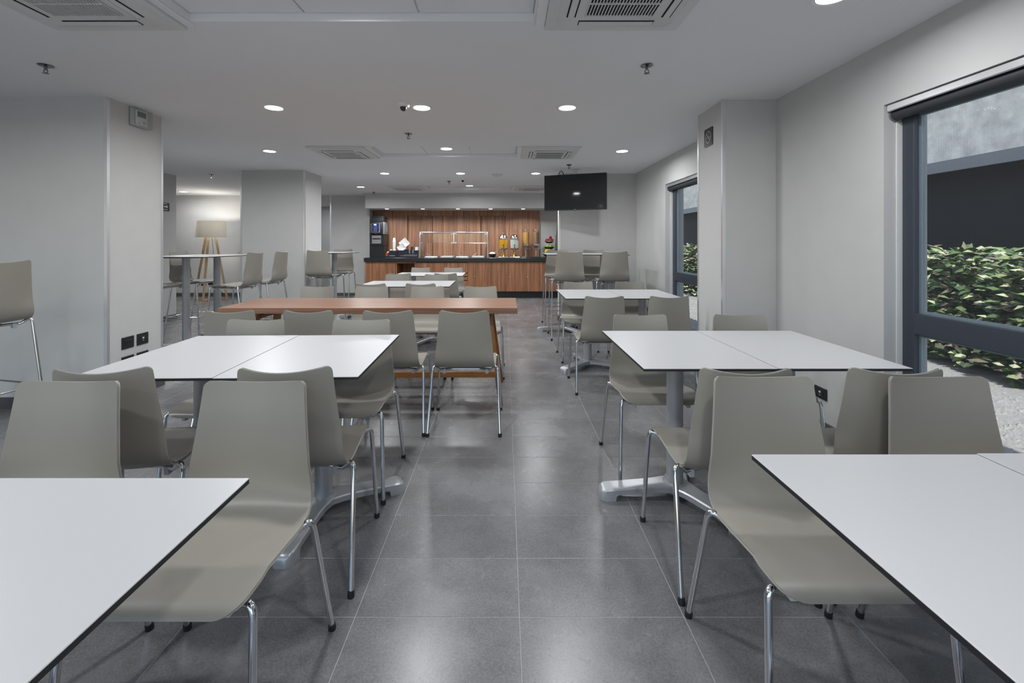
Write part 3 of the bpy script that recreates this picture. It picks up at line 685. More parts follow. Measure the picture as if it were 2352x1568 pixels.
for cx, cy, rot, ba, lab in (
    (-3.90, 5.41, 90, 60, 'tall white bar table half hidden by the near left pier'),
    (-3.90, 5.99, 90, 30, 'tall white bar table just behind the one beside the near left pier'),
    (-2.90, 7.52, 0, 60, 'tall white bar table alone between the middle pier and the buffet'),
    (0.585+HW, 6.57, 0, 60, 'tall white bar table under the television, half next to the aisle'),
    (0.585+3*HW+0.002, 6.57, 0, 0, 'tall white bar table under the television, half next to the far window')):
    table(cx, cy, rot, ba, lab, g, True)

# ------------------------------------------------------------------ long wooden table
wt = thing('wooden_table', 'long brown wooden communal table on splayed trestle legs', 'table', (-1.105, 3.88, 0))
zt = 0.785; x0, x1, y0, y1 = -1.205, 1.205, -0.325, 0.325
MB().box(x0, x1, y0, y1, zt-0.047, zt, 0.002).build('tabletop', M['woodt'], wt, smooth=None)
MB().box(x0+0.16, x1-0.16, -0.10, 0.10, zt-0.085, zt-0.0475, 0.002).build('under_rail', M['oakr'], wt, smooth=None)
for s_ in (-1, 1):
    xt, xf = s_*0.975, s_*1.07
    for q in (-1, 1):
        top = Vector((xt, q*0.165, zt-0.0476)); ft = Vector((xf, q*0.30, 0.0)); vs_ = []
        for p, hx, hy in ((top, 0.020, 0.036), (ft, 0.018, 0.024)):
            vs_ += [p+Vector((-hx, -hy, 0)), p+Vector((hx, -hy, 0)), p+Vector((hx, hy, 0)), p+Vector((-hx, hy, 0))]
        MB().add(vs_, [(0, 1, 2, 3), (7, 6, 5, 4), (0, 4, 5, 1), (1, 5, 6, 2), (2, 6, 7, 3), (3, 7, 4, 0)]).build('leg', M['woodl'], wt, smooth=None)
    MB().box(xt-0.022, xt+0.022, -0.15, 0.15, zt-0.115, zt-0.086, 0.002).build('cross_bar', M['woodl'], wt, smooth=None)
    MB().box(s_*1.045-0.016, s_*1.045+0.016, -0.27, 0.27, 0.135, 0.175, 0.002).build('foot_bar', M['woodl'], wt, smooth=None)
MB().box(-1.03, 1.03, -0.02, 0.02, 0.132, 0.178, 0.003).build('stretcher', M['oakr'], wt, smooth=None)

# ------------------------------------------------------------------ buffet counter
CT = 0.952
ct = MB().box(-3.32, XR-0.002, 10.39, 11.118, CT-0.095, CT, 0.004).build('counter_top', M['stone'], smooth=None)
tag(ct, 'long black stone worktop of the breakfast buffet', 'worktop')
CF = 10.43                                           # cabinet front plane
def cx_(px): return (px-VX)*CF/F
def knob(parent, x, z, loc): MB().lathe([(0, 0), (0.006, 0), (0.006, 0.012), (0.013, 0.016), (0.013, 0.022), (0, 0.025)], 12, M=Matrix.Translation((x-loc[0], -0.02, z-loc[2])) @ Matrix.Rotation(R(90), 4, 'X')).build('knob', M['steel'], parent)
def cabinet(xa, xb, label, doors=(), drawers=0, niche=None, plain_front=False):
    loc = ((xa+xb)/2, CF+0.02, 0); hw = (xb-xa)/2 - 0.001
    t = thing('base_cabinet', label, 'cabinet', loc, 0, 'buffet base cabinets')
    zb, ztp = 0.158, CT-0.0955
    if niche:
        na, nb = niche[0]-loc[0], niche[1]-loc[0]
        MB().box(-hw, na, 0, 0.66, zb, ztp).box(nb, hw, 0, 0.66, zb, ztp).box(na, nb, 0, 0.66, ztp-0.035, ztp).box(na, nb, 0, 0.66, zb, zb+0.03).box(na, nb, 0.6, 0.66, zb+0.03, ztp-0.035).build('carcass', M['woodf'], t, smooth=None)
        MB().box(na+0.001, nb-0.001, 0.01, 0.598, 0.5, 0.52).build('shelf', M['woodf'], t, smooth=None)
    else:
        MB().box(-hw, hw, 0.001, 0.66, zb, ztp).build('carcass', M['blackp'], t, smooth=None)
    for (a, b, k) in doors:
        d = MB().box(a-loc[0]+0.0015, b-loc[0]-0.0015, -0.02, 0.0, zb+0.002, ztp-0.004, 0.001).build('door', M['woodf'], t, smooth=None)
        if k is not None:
            kk = MB().lathe([(0, 0), (0.006, 0), (0.006, 0.012), (0.014, 0.016), (0.014, 0.022), (0, 0.025)], 12, M=Matrix.Translation((k-loc[0], -0.02, 0.50)) @ Matrix.Rotation(R(90), 4, 'X')); kk.build('knob', M['steel'], d)
    if drawers:
        zs = [zb+0.002, 0.425, 0.515, 0.60, ztp-0.004]
        for z0, z1 in zip(zs, zs[1:]):
            MB().box(-hw+0.002, hw-0.002, -0.02, 0.0, z0+0.002, z1-0.018, 0.001).build('drawer', M['woodf'], t, smooth=None)
    MB().box(-hw, hw, 0.05, 0.66, 0.0, zb-0.001).build('plinth', M['plinth'], t, smooth=None)
    return t
cabinet(cx_(838.5), cx_(908), 'wood-grain base cabinet with two doors at the left end of the buffet', [(cx_(838.5), cx_(872), None), (cx_(872), cx_(908), cx_(876))])
cabinet(cx_(908), cx_(955), 'wood-grain base cabinet with a dark open niche under the buffet', niche=(cx_(911), cx_(952)))
cabinet(cx_(955), cx_(1074), 'wood-grain drawer cabinet in the middle of the buffet', drawers=4)
cabinet(cx_(1074), cx_(1168.5), 'wood-grain base cabinet right of the buffet drawers', [(cx_(1074), cx_(1087), None), (cx_(1087), cx_(1128), cx_(1089.5)), (cx_(1128), cx_(1168.5), None)])
cabinet(cx_(1168.5), cx_(1247), 'wood-grain base cabinet below the juice dispensers', [(cx_(1168.5), cx_(1208), cx_(1172)), (cx_(1208), cx_(1247), cx_(1211.5))])
cabinet(cx_(1247), cx_(1287), 'wood-grain base cabinet at the right end behind the bar stools', [(cx_(1247), cx_(1287), None)])
# wood back panelling
WP = 11.118
def wx(px): return (px-VX)*WP/F
def wz(py): return H-(py-VY)*WP/F
bp = thing('wood_back_panel', 'striped wood wall panelling behind the buffet with recessed middle doors', 'wall panel', (wx(1048), WP, CT))
MB().box(wx(859)-wx(1048)+0.01, wx(1238)-wx(1048)-0.01, -0.0005, -0.0001, 0.001, 1.15).build('backing', M['dark'], bp, smooth=None)
def wp(nm, a, b, za, zb_, th, off=0.0): MB().box(wx(a)-wx(1048)+0.002, wx(b)-wx(1048)-0.002, -off-th, -off, za-CT, zb_-CT, 0.002).build(nm, M['woodp'], bp, smooth=None)
wp('side_panel', 859, 937, CT+0.001, 2.106, 0.07); wp('side_panel', 1161, 1238, CT+0.001, 2.106, 0.07)
wp('header_panel', 937, 1161, wz(496)+0.003, 2.106, 0.07)
wp('sliding_door', 937, 994, CT+0.001, wz(496), 0.02); wp('sliding_door', 995, 1104.5, CT+0.001, wz(496), 0.045); wp('sliding_door', 1105.5, 1161, CT+0.001, wz(496), 0.02)

# ---- coffee machine
Y1 = 10.52
cm = thing('coffee_machine', 'black coffee machine with blue keypad at the left end of the buffet', 'coffee machine', (-3.04, Y1, CT))
MB().box(-0.165, 0.165, 0.0, 0.40, 0.0, 0.285, 0.006).build('base_unit', M['blackp'], cm, smooth=None)
MB().box(-0.172, 0.17, -0.012, 0.41, 0.286, 0.318, 0.004).build('drip_tray', M['blackp'], cm, smooth=None)
MB().box(-0.158, 0.16, 0.01, 0.41, 0.319, 0.555, 0.008).build('dispense_body', M['blackp'], cm, smooth=None)
MB().box(-0.13, 0.09, 0.002, 0.012, 0.33, 0.53, 0.004).build('chrome_panel', M['steel'], cm, smooth=None)
MB().box(-0.11, 0.08, -0.03, 0.002, 0.435, 0.465, 0.008).build('nozzle', M['blackp'], cm, smooth=None)
hd = MB().box(-0.172, 0.13, -0.02, 0.41, 0.556, 0.845, 0.02, seg=3).build('head_unit', M['blackp'], cm)
MB().box(0.131, 0.165, 0.0, 0.41, 0.556, 0.845, 0.006).build('side_panel', M['greyp'], cm, smooth=None)
MB().prism([(0.24+0.03*math.cos(k*0.524), 0.70+0.10*math.sin(k*0.524)) for k in range(12)], 0.165, 0.168, M=Matrix(((0, 0, 1, 0), (1, 0, 0, 0), (0, 1, 0, 0), (0, 0, 0, 1)))).build('emblem', M['signg'], cm, smooth=None)
kp = MB().box(-0.118, 0.075, -0.026, -0.02, 0.595, 0.825, 0.002).build('keypad_frame', M['steel'], cm, smooth=None)
MB().box(-0.108, 0.045, -0.029, -0.026, 0.605, 0.815).build('keypad', M['blue'], kp, smooth=None)
MB().box(-0.072, -0.01, -0.031, -0.029, 0.765, 0.80).build('display', M['lcd'], kp, smooth=None)
for r_ in range(4):
    for c_ in range(3): MB().lathe([(0, 0), (0.009, 0), (0.009, 0.004), (0, 0.005)], 10, M=Matrix.Translation((-0.065+0.028*c_, -0.029, 0.63+0.033*r_)) @ Matrix.Rotation(R(90), 4, 'X')).build('button', M['signg'], kp)
for r_ in range(6): MB().box(-0.155, -0.135, -0.024, -0.0195, 0.60+0.036*r_, 0.618+0.036*r_, 0.002).build('side_button', M['signg'], cm, smooth=None)
MB().box(-0.05, 0.0, -0.0215, -0.0195, 0.575, 0.583).build('nameplate', M['gold'], cm, smooth=None)
MB().box(-0.135, 0.13, 0.05, 0.38, 0.8455, 0.965, 0.01).build('bean_hopper', M['blackp'], cm, smooth=None)
MB().box(-0.142, 0.137, 0.045, 0.385, 0.9655, 0.985, 0.004).build('hopper_lid', M['blackp'], cm, smooth=None)

# ---- condiment organiser and its contents
OX = -2.48
org = thing('condiment_organiser', 'navy condiment organiser tray beside the coffee machine', 'organiser', (OX, 10.50, CT))
MB().box(-0.382, 0.405, 0.0, 0.34, 0.0, 0.035, 0.003).build('tray', M['navy'], org, smooth=None)
MB().box(-0.02, 0.405, 0.0, 0.012, 0.036, 0.085).build('front_board', M['navy'], org, smooth=None)
MB().box(-0.30, -0.02, 0.0, 0.012, 0.036, 0.06).build('front_board', M['navy'], org, smooth=None)
for a, b, h_ in ((-0.29, -0.10, 0.16), (-0.09, 0.15, 0.175), (0.155, 0.305, 0.10), (0.31, 0.405, 0.175)):
    y0, y1 = 0.06, 0.33; t = 0.006
    MB().box(a, b, y0, y0+t, 0.036, h_).box(a, b, y1-t, y1, 0.036, h_).box(a, a+t, y0+t, y1-t, 0.036, h_).box(b-t, b, y0+t, y1-t, 0.036, h_).build('compartment', M['navy'], org, smooth=None)
lt = MB(); rr = random.Random(5)
for (xa, xb, z, hh) in ((-0.265, -0.135, 0.046, 0.012), (-0.11+0.10, 0.39, 0.046, 0.007), (0.08, 0.39, 0.070, 0.005)):
    x = xa
    while x < xb:
        w = rr.uniform(0.004, 0.009); lt.box(x, min(x+w, xb), -0.0012, 0.0002, z-hh*rr.uniform(0.35, 0.5), z+hh*rr.uniform(0.35, 0.55)); x += w+0.0025
lt.build('lettering', M['white'], org, smooth=None, label='small white printed lettering')
CB = CT+0.0365
for k in range(9):
    o = MB().lathe([(0, 0), (0.026, 0), (0.040, 0.095), (0.0425, 0.0955), (0.0425, 0.099), (0.039, 0.099), (0.025, 0.003), (0, 0.003)], 20, M=Matrix.Rotation(math.pi, 4, 'X') @ Matrix.Translation((0, 0, -0.099))).build('foam_cup', M['white'], None, (OX-0.195, 10.68, CB + 0.115 + 0.0 + 0.028*k))
    tag(o, 'white cup in the upside-down cup stack beside the coffee machine', 'cup', 'stacked white cups')
MB().box(-0.27, -0.12, 0.10, 0.26, 0.036, 0.151, 0.002).build('cup_riser', M['navy'], org, smooth=None)
def sq_plate(w):
    mb = MB(); pl = rrect(w, w, 0.02, 4); pi = rrect(w*0.68, w*0.68, 0.015, 4); n = len(pl)
    vs_ = [(x, y, 0.016) for x, y in pl] + [(x, y, 0.004) for x, y in pi] + [(x, y, 0.012) for x, y in pl] + [(x, y, 0.0) for x, y in pi]
    fs = [(i, (i+1) % n, n+(i+1) % n, n+i) for i in range(n)] + [(2*n+i, 3*n+i, 3*n+(i+1) % n, 2*n+(i+1) % n) for i in range(n)] + [(i, 2*n+i, 2*n+(i+1) % n, (i+1) % n) for i in range(n)]
    fs += [tuple(range(n, 2*n)), tuple(range(3*n, 4*n))[::-1]]; return mb.add(vs_, fs)
for k in range(3):
    o = sq_plate(0.20).build('square_plate', M['ceramic'], None, (OX+0.045, 10.73-0.016*k, CB+0.305), (R(78), R(0), 0)); o.rotation_euler = (R(80), R(44), 0)
    o.rotation_mode = 'QUATERNION'; o.rotation_quaternion = (Matrix.Rotation(R(80), 3, 'X') @ Matrix.Rotation(R(42), 3, 'Z')).to_quaternion()
    tag(o, 'white square plate in the upper tilted plate stack on the buffet', 'plate', 'upper square plates')
for k in range(3):
    o = sq_plate(0.165).build('square_plate', M['ceramic'], None, (OX-0.005, 10.645-0.016*k, CB+0.195)); o.rotation_mode = 'QUATERNION'
    o.rotation_quaternion = (Matrix.Rotation(R(78), 3, 'X') @ Matrix.Rotation(R(38), 3, 'Z')).to_quaternion()
    tag(o, 'white square plate in the lower tilted plate stack on the buffet', 'plate', 'lower square plates')
MB().box(-0.08, 0.14, 0.18, 0.30, 0.036, 0.193, 0.002).build('plate_rest', M['navy'], org, smooth=None)
for k, x in enumerate((0.194, 0.270)):
    o = MB().lathe([(0, 0), (0.020, 0), (0.026, 0.15), (0.0275, 0.152), (0.025, 0.152), (0.019, 0.004), (0, 0.004)], 18).build('printed_cup', M['bluecup'], None, (OX+x-0.002, 10.62, CB))
    tag(o, ('left' if k == 0 else 'right')+' of two blue printed cup stacks on the condiment organiser', 'cup', 'blue printed cups')
MB().box(0.228, 0.234, 0.07, 0.32, 0.036, 0.26).build('divider', M['blackp'], org, smooth=None)
for k in range(2):
    mb = MB(); n = 10
    for i in range(n):
        mb.box(-0.034+0.001*i, 0.030+0.0006*i, 0, 0.004, 0, 0.15-0.003*i, M=Matrix.Translation((0, 0.0045*i, 0)))
    o = mb.build('paper_napkins', M['paper'], None, (OX+0.357, 10.60+0.08*k, CB+0.066), (R(-4), 0, 0), smooth=None)
    tag(o, ('front' if k == 0 else 'rear')+' wad of white paper napkins at the right end of the organiser', 'napkins', 'paper napkins')
MB().box(0.318, 0.397, 0.075, 0.32, 0.036, 0.096).build('napkin_riser', M['navy'], org, smooth=None)
for k, (dx, dy, dz, mt) in enumerate(((-0.355, 0.10, 0, 'redpack'), (-0.325, 0.16, 0, 'redpack'), (-0.352, 0.13, 0.036, 'redpack'), (-0.33, 0.13, 0.072, 'creampack'), (-0.24, 0.075, 0.126, 'creampack'), (-0.16, 0.075, 0.126, 'paper'))):
    o = MB().box(-0.03, 0.03, -0.02, 0.02, 0, 0.035, 0.008).build('sachet', M[mt], None, (OX+dx, 10.50+dy, CB+dz), (0, 0, rr.uniform(-0.4, 0.4)), smooth=None)
    tag(o, {'redpack': 'red sachet in the organiser next to the coffee machine', 'creampack': 'cream coloured sachet in the organiser next to the coffee machine', 'paper': 'white sachet in the organiser below the cup stack'}[mt], 'sachet', 'condiment sachets')

# ---- sneeze guard
sx0, sx1 = -2.03, -0.41
sg = thing('sneeze_guard', 'chrome-framed glass sneeze guard over the hot buffet pans', 'sneeze guard', ((sx0+sx1)/2, 10.75, CT))
hw = (sx1-sx0)/2; zt = 0.60; r_ = 0.019
for s_ in (-1, 1):
    MB().tube(spline([(s_*hw, -0.27, 0.006), (s_*hw*0.995, -0.26, 0.30), (s_*hw*0.985, -0.235, zt-0.03), (s_*hw*0.97, -0.20, zt)], 5), r_, 12).build('front_post', M['steel'], sg)
    MB().tube([(s_*hw*0.985, 0.10, 0.006), (s_*hw*0.985, 0.10, zt-0.02)], r_*0.85, 12).build('rear_post', M['steel'], sg)
    MB().tube([(s_*hw*0.985, -0.22, zt-0.01), (s_*hw*0.985, 0.10, zt-0.01)], r_*0.8, 10).build('side_rail', M['steel'], sg)
    MB().lathe([(0, 0), (0.035, 0), (0.035, 0.006), (0, 0.006)], 16, (s_*hw, -0.27, 0)).build('base_flange', M['steel'], sg)
MB().tube([(-hw*0.97, -0.20, zt), (hw*0.97, -0.20, zt)], r_*0.8, 12).build('top_rail', M['steel'], sg)
MB().tube([(0, -0.205, zt-0.01), (0.0, -0.245, zt-0.26)], r_*0.8, 10).build('middle_hanger', M['steel'], sg)
for s_ in (-1, 1): MB().box(min(0, s_*hw*0.97), max(0, s_*hw*0.97), -0.004, 0.004, zt-0.25, zt-0.035, M=Matrix.Translation((0, -0.225, 0))).build('glass_panel', M['acryl'], sg, smooth=None)
MB().tube([(-hw*0.97, -0.225, zt-0.252), (hw*0.97, -0.225, zt-0.252)], 0.005, 8).build('glass_edge', M['steel'], sg)
for x in (-hw*0.95, -0.04, 0.04, hw*0.95):
    for z in (zt-0.035, zt-0.25): MB().box(x-0.03, x+0.03, -0.235, -0.21, z-0.012, z+0.012, 0.004).build('glass_clamp', M['steel'], sg, smooth=None)
for k in range(4):
    xa = sx0+0.09+0.37*k
    t = thing('buffet_pan', ['leftmost', 'second from left', 'third from left', 'rightmost'][k]+' steel serving pan set in the counter under the glass guard', 'serving pan', (xa+0.18, 10.74, CT), 0, 'buffet pans')
    MB().prism(rrect(0.35, 0.50, 0.03, 4), 0.001, 0.016).build('rim', M['steel'], t, smooth=None)
    MB().box(-0.145, 0.145, -0.21, 0.21, 0.0165, 0.03, 0.006).build('lid', M['white' if k % 2 else 'steel'], t, smooth=None)
for k, (x, s_) in enumerate(((-1.80, 1), (-1.05, 1), (-0.78, -1))):
    sp = MB(); a = Vector((x, 10.62, CT+0.045)); b = a+Vector((s_*-0.10, 0.0, 0.055))
    sp.tube([a, a.lerp(b, .5)+Vector((0, 0, 0.006)), b], 0.006, 8).lathe([(0, -0.008), (0.02, -0.006), (0.03, 0.004), (0.028, 0.005), (0.018, -0.003), (0, -0.004)], 14, tuple(a-Vector((0, 0, 0.005))))
    o = sp.build('serving_spoon', M['steel']); tag(o, ['serving spoon resting on the leftmost buffet pan', 'serving spoon resting on the third buffet pan', 'serving spoon resting on the rightmost buffet pan'][k], 'spoon', 'serving spoons')
bx_ = P(1131, 590, 10.6).x
bw = thing('cereal_bowl', 'small black bowl of oats with a spoon right of the glass guard', 'bowl', (bx_, 10.58, CT))
MB().lathe([(0, 0), (0.055, 0), (0.058, 0.012), (0.095, 0.075), (0.098, 0.09), (0.09, 0.09), (0.07, 0.04), (0, 0.03)], 24).build('bowl', M['blackp'], bw)
MB().lathe([(0, 0.055), (0.085, 0.075), (0.07, 0.11), (0.035, 0.13), (0, 0.135)], 20).build('oats', M['rice'], bw)
MB().tube([(0.02, 0, 0.11), (0.12, 0.0, 0.165)], 0.006, 8).build('spoon_handle', M['steel'], bw)
# ---- juice dispensers
def juice(px, mt, label):
    t = thing('juice_dispenser', label, 'dispenser', (P(px, 590, 10.62).x, 10.62, CT), 0, 'juice dispensers')
    MB().box(-0.12, 0.12, -0.14, 0.12, 0.0, 0.022, 0.006).build('drip_tray', M['steel'], t, smooth=None)
    MB().lathe([(0, 0.0225), (0.055, 0.0225), (0.05, 0.035), (0.03, 0.05), (0.022, 0.07), (0.024, 0.15), (0.032, 0.185), (0, 0.19)], 20).build('pedestal', M['gold'], t)
    for k in range(3):
        a = R(30+120*k); MB().tube(spline([(0.02*math.cos(a), 0.02*math.sin(a), 0.075), (0.05*math.cos(a), 0.05*math.sin(a), 0.06), (0.075*math.cos(a), 0.075*math.sin(a), 0.03)], 4), 0.008, 8).build('claw_foot', M['gold'], t)
    MB().lathe([(0, 0.19), (0.07, 0.19), (0.103, 0.205), (0.107, 0.225), (0, 0.226)], 28).build('base_ring', M['steel'], t)
    MB().lathe([(0, 0.227), (0.101, 0.227), (0.101, 0.43), (0, 0.43)], 28).build('juice', M[mt], t)
    MB().lathe([(0.1035, 0.227), (0.1035, 0.445), (0.1075, 0.445), (0.1075, 0.227)], 28).build('tank', M['acryl'], t)
    ld = MB().lathe([(0, 0.446), (0.11, 0.446), (0.112, 0.455), (0.108, 0.475), (0.092, 0.515), (0.06, 0.545), (0, 0.56)], 28).build('lid', M['chrome'], t)
    MB().lathe([(0, 0.556), (0.008, 0.556), (0.006, 0.575), (0.014, 0.585), (0.012, 0.597), (0, 0.602)], 12).build('lid_knob', M['gold'], ld)
    for s_ in (-1, 1): MB().tube([(s_*0.108, 0, 0.42), (s_*0.128, 0, 0.42)], 0.006, 8).build('side_handle', M['gold'], t)
    MB().tube([(0, -0.10, 0.235), (0, -0.135, 0.235), (0, -0.14, 0.215)], 0.012, 10).box(-0.006, 0.006, -0.137, -0.127, 0.24, 0.30).box(-0.016, 0.016, -0.139, -0.125, 0.29, 0.31, 0.003).build('tap', M['blackp'], t)
juice(1156, 'juice', 'chrome-domed dispenser of orange juice on a brass pedestal')
juice(1181.5, 'milk', 'chrome-domed dispenser of milk on a brass pedestal')
def cereal(px, mt, label):
    t = thing('cereal_dispenser', label, 'dispenser', (P(px, 590, 10.70).x, 10.70, CT), 0, 'cereal dispensers')
    MB().box(-0.10, 0.10, -0.12, 0.11, 0.0, 0.02, 0.006).build('base', M['blackp'], t, smooth=None)
    MB().tube([(0, 0.03, 0.02), (0, 0.03, 0.18)], 0.014, 12).build('stand_post', M['steel'], t)
    MB().box(-0.05, 0.05, -0.04, 0.06, 0.18, 0.225, 0.008).build('metering_block', M['greyp'], t, smooth=None)
    kn = MB().tube([(0.05, 0, 0.205), (0.09, 0, 0.205)], 0.007, 8).box(0.088, 0.10, -0.025, 0.025, 0.19, 0.22, 0.003).build('dosing_knob', M['steel'], t)
    MB().lathe([(0, 0.226), (0.03, 0.226), (0.078, 0.29), (0, 0.29)], 24).build('funnel', M[mt], t)
    MB().lathe([(0.079, 0.285), (0.09, 0.287), (0.092, 0.325), (0.079, 0.328)], 28).build('lower_collar', M['chrome'], t)
    MB().lathe([(0, 0.291), (0.078, 0.291), (0.078, 0.60), (0.04, 0.612), (0, 0.61)], 24).build('cereal', M[mt], t)
    MB().lathe([(0.081, 0.33), (0.081, 0.66), (0.085, 0.66), (0.085, 0.33)], 28).build('tube', M['acryl'], t)
    ld = MB().lathe([(0, 0.661), (0.092, 0.661), (0.092, 0.672), (0.03, 0.685), (0, 0.686)], 24).build('lid', M['chrome'], t)
    MB().lathe([(0, 0.686), (0.007, 0.686), (0.006, 0.71), (0.012, 0.72), (0, 0.73)], 12).build('lid_knob', M['steel'], ld)
cereal(1207.5, 'flake', 'clear tube dispenser of golden corn flakes on the buffet')
cereal(1231, 'muesli', 'clear tube dispenser of brown cereal on the buffet')
# ---- tiered fruit stand
fx_ = P(1261.5, 590, 10.72).x; FY = 10.72
fs_ = thing('fruit_stand', 'three-tier black fruit bowl stand at the right end of the buffet', 'fruit stand', (fx_, FY, CT))
def tier(z, r2): MB().lathe([(0, z), (r2*0.6, z), (r2, z+0.042), (r2+0.004, z+0.055), (r2-0.004, z+0.055), (r2*0.58, z+0.008), (0, z+0.008)], 24).build('bowl', M['blackp'], fs_)
tier(0.015, 0.14); tier(0.20, 0.12); tier(0.345, 0.11)
MB().lathe([(0, 0), (0.09, 0), (0.08, 0.012), (0, 0.014)], 20).build('base', M['blackp'], fs_)
MB().tube([(0, 0, 0.012), (0, 0, 0.42)], 0.008, 8).build('centre_rod', M['steel'], fs_)
MB().lathe([(0.1145, 0.385), (0.118, 0.385), (0.118, 0.40), (0.1145, 0.40)], 24).build('chrome_band', M['steel'], fs_)
def apple_mesh(mat, nm):
    mb = MB().lathe([(0, -0.028), (0.012, -0.033), (0.03, -0.022), (0.037, 0.0), (0.034, 0.018), (0.02, 0.031), (0.006, 0.026), (0, 0.02)], 16); return mb.mesh(nm, M[mat], 60)
st_me = MB().tube([(0, 0, 0.02), (0.004, 0, 0.042)], 0.0018, 6).mesh('stem', M['stem'])
for mat, z, n, ring, lab in (('red', 0.419, 5, 0.066, 'red apple in the top bowl of the fruit stand'), ('green', 0.266, 5, 0.067, 'green apple in the middle bowl of the fruit stand')):
    me = apple_mesh(mat, 'apple')
    for k in range(n+1 if mat == 'red' else n):
        a = 2*math.pi*k/n; pos = (fx_+ring*math.cos(a), FY+ring*math.sin(a), CT+z) if k < n else (fx_+0.026, FY-0.026, CT+z+0.064)
        o = bpy.data.objects.new('apple', me); C.objects.link(o); o.location = pos; tag(o, lab, 'apple', mat+' apples on the fruit stand'); o.rotation_euler = (0.3*math.cos(k*2.1), 0.3*math.sin(k*1.7), k)
        s_ = bpy.data.objects.new('stem', st_me); C.objects.link(s_); s_.parent = o
bb_ = thing('banana_bunch', 'yellow banana bunch in the lowest bowl of the fruit stand', 'bananas', (fx_-0.03, FY-0.075, CT+0.106))
for k in range(4):
    x = -0.06+0.032*k
    MB().tube(spline([(x*0.5+0.01, 0.02, 0.085), (x*0.8, -0.02, 0.075), (x*1.15, -0.045, 0.035), (x*1.3, -0.045, -0.004)], 4), [0.006]+[0.012, 0.015, 0.017, 0.018, 0.018, 0.018, 0.018, 0.017, 0.016, 0.013]+[0.009, 0.005], 10).build('banana', M['banana'], bb_)
MB().tube([(0.005, 0.015, 0.078), (0.005, 0.022, 0.084)], 0.007, 8).build('stalk', M['stem'], bb_)
gx = P(1279, 540, 10.95).x
t = thing('wall_phone', 'slim grey tapered fixture on the wall beyond the fruit stand', 'fixture', (gx+0.02, 11.118, 1.14))
MB().add([(-0.05, -0.05, 0), (0.06, -0.05, 0), (0.06, 0, 0), (-0.05, 0, 0), (-0.03, -0.05, 0.36), (0.06, -0.05, 0.36), (0.06, 0, 0.36), (-0.03, 0, 0.36)], [(0, 3, 2, 1), (4, 5, 6, 7), (0, 1, 5, 4), (1, 2, 6, 5), (2, 3, 7, 6), (3, 0, 4, 7)]).build('body', M['greyp'], t, smooth=None)
MB().add([(-0.02, -0.04, 0.361), (0.055, -0.04, 0.361), (0.055, -0.004, 0.361), (-0.02, -0.004, 0.361), (0.02, -0.03, 0.68), (0.045, -0.03, 0.68), (0.045, -0.01, 0.68), (0.02, -0.01, 0.68)], [(0, 3, 2, 1), (4, 5, 6, 7), (0, 1, 5, 4), (1, 2, 6, 5), (2, 3, 7, 6), (3, 0, 4, 7)]).build('upper_strip', M['greyp'], t, smooth=None)

# ------------------------------------------------------------------ television on ceiling pole
ta = R(-20)
tc = P(1320, 441, 6.82)
tv = thing('television', 'large black flat television hung from the ceiling above the tall tables', 'television', tc, ta)
tw, th_ = 0.485, 0.278
MB().box(-tw, tw, 0.0, 0.035, -th_, th_, 0.006).build('casing', M['tvb'], tv, smooth=None)
MB().box(-tw+0.010, tw-0.010, -0.003, 0.0, -th_+0.018, th_-0.010).build('screen', M['screen'], tv, smooth=None)
MB().box(-0.012, 0.012, -0.004, 0.0, -th_+0.004, -th_+0.010).build('logo', M['white'], tv, smooth=None)
MB().box(-0.02, 0.02, -0.002, 0.012, -th_-0.008, -th_).build('sensor', M['blackp'], tv, smooth=None)
MB().box(-0.2, 0.2, 0.036, 0.055, -0.15, 0.15, 0.004).build('bracket', M['blackp'], tv, smooth=None)
MB().tube([(0, 0.085, -0.05), (0, 0.085, CZ-tc.z-0.001)], 0.022, 14).box(-0.05, 0.05, 0.055, 0.09, -0.05, 0.05).build('pole', M['acw'], tv)
MB().lathe([(0, 0), (0.07, 0), (0.07, 0.012), (0, 0.012)], 18, (0, 0.085, CZ-tc.z-0.0125)).build('ceiling_plate', M['acw'], tv)
MB().tube(spline([(-0.28, 0.05, th_-0.02), (-0.25, 0.06, th_+0.05), (-0.22, 0.07, th_+0.065), (-0.19, 0.06, th_+0.02), (-0.18, 0.05, th_-0.05)], 6), 0.006, 8).build('cable', M['blackp'], tv)

# ------------------------------------------------------------------ floor lamp
lx, ly = P(484, 560, 10.12).x, 10.12
lp = thing('floor_lamp', 'oak tripod floor lamp with a wide pale drum shade', 'floor lamp', (lx, ly, 0))
sz0, sz1, sr = 1.42, 1.80, 0.305
MB().lathe([(sr, sz0), (sr-0.004, sz1), (sr-0.008, sz1), (sr-0.004, sz0)], 48).add([], []).build('lamp_shade', M['shade'], lp)
for k, a in enumerate((195, 278, 18)):
    ca, sa = math.cos(R(a)), math.sin(R(a)); p0, p1 = Vector((0.07*ca, 0.07*sa, 1.60)), Vector((0.33*ca, 0.33*sa, 0.0))
    d = (p1-p0).normalized(); s_ = Vector((-sa, ca, 0)); n_ = d.cross(s_)
    vs_ = [p + s_*i*w + n_*j*w for p, w in ((p0, 0.022), (p1, 0.017)) for i, j in ((-1, -1), (1, -1), (1, 1), (-1, 1))]
    for i in range(4, 8): vs_[i].z = 0.0 
    MB().add(vs_, [(0, 1, 2, 3), (7, 6, 5, 4), (0, 4, 5, 1), (1, 5, 6, 2), (2, 6, 7, 3), (3, 7, 4, 0)]).build('leg', M['lampw'], lp, smooth=None)
    MB().box(0.0, 0.31, -0.016, 0.016, 0.003, 0.032, 0.003, M=Matrix.Rotation(R(a), 4, 'Z')).build('floor_bar', M['lampw'], lp, smooth=None)
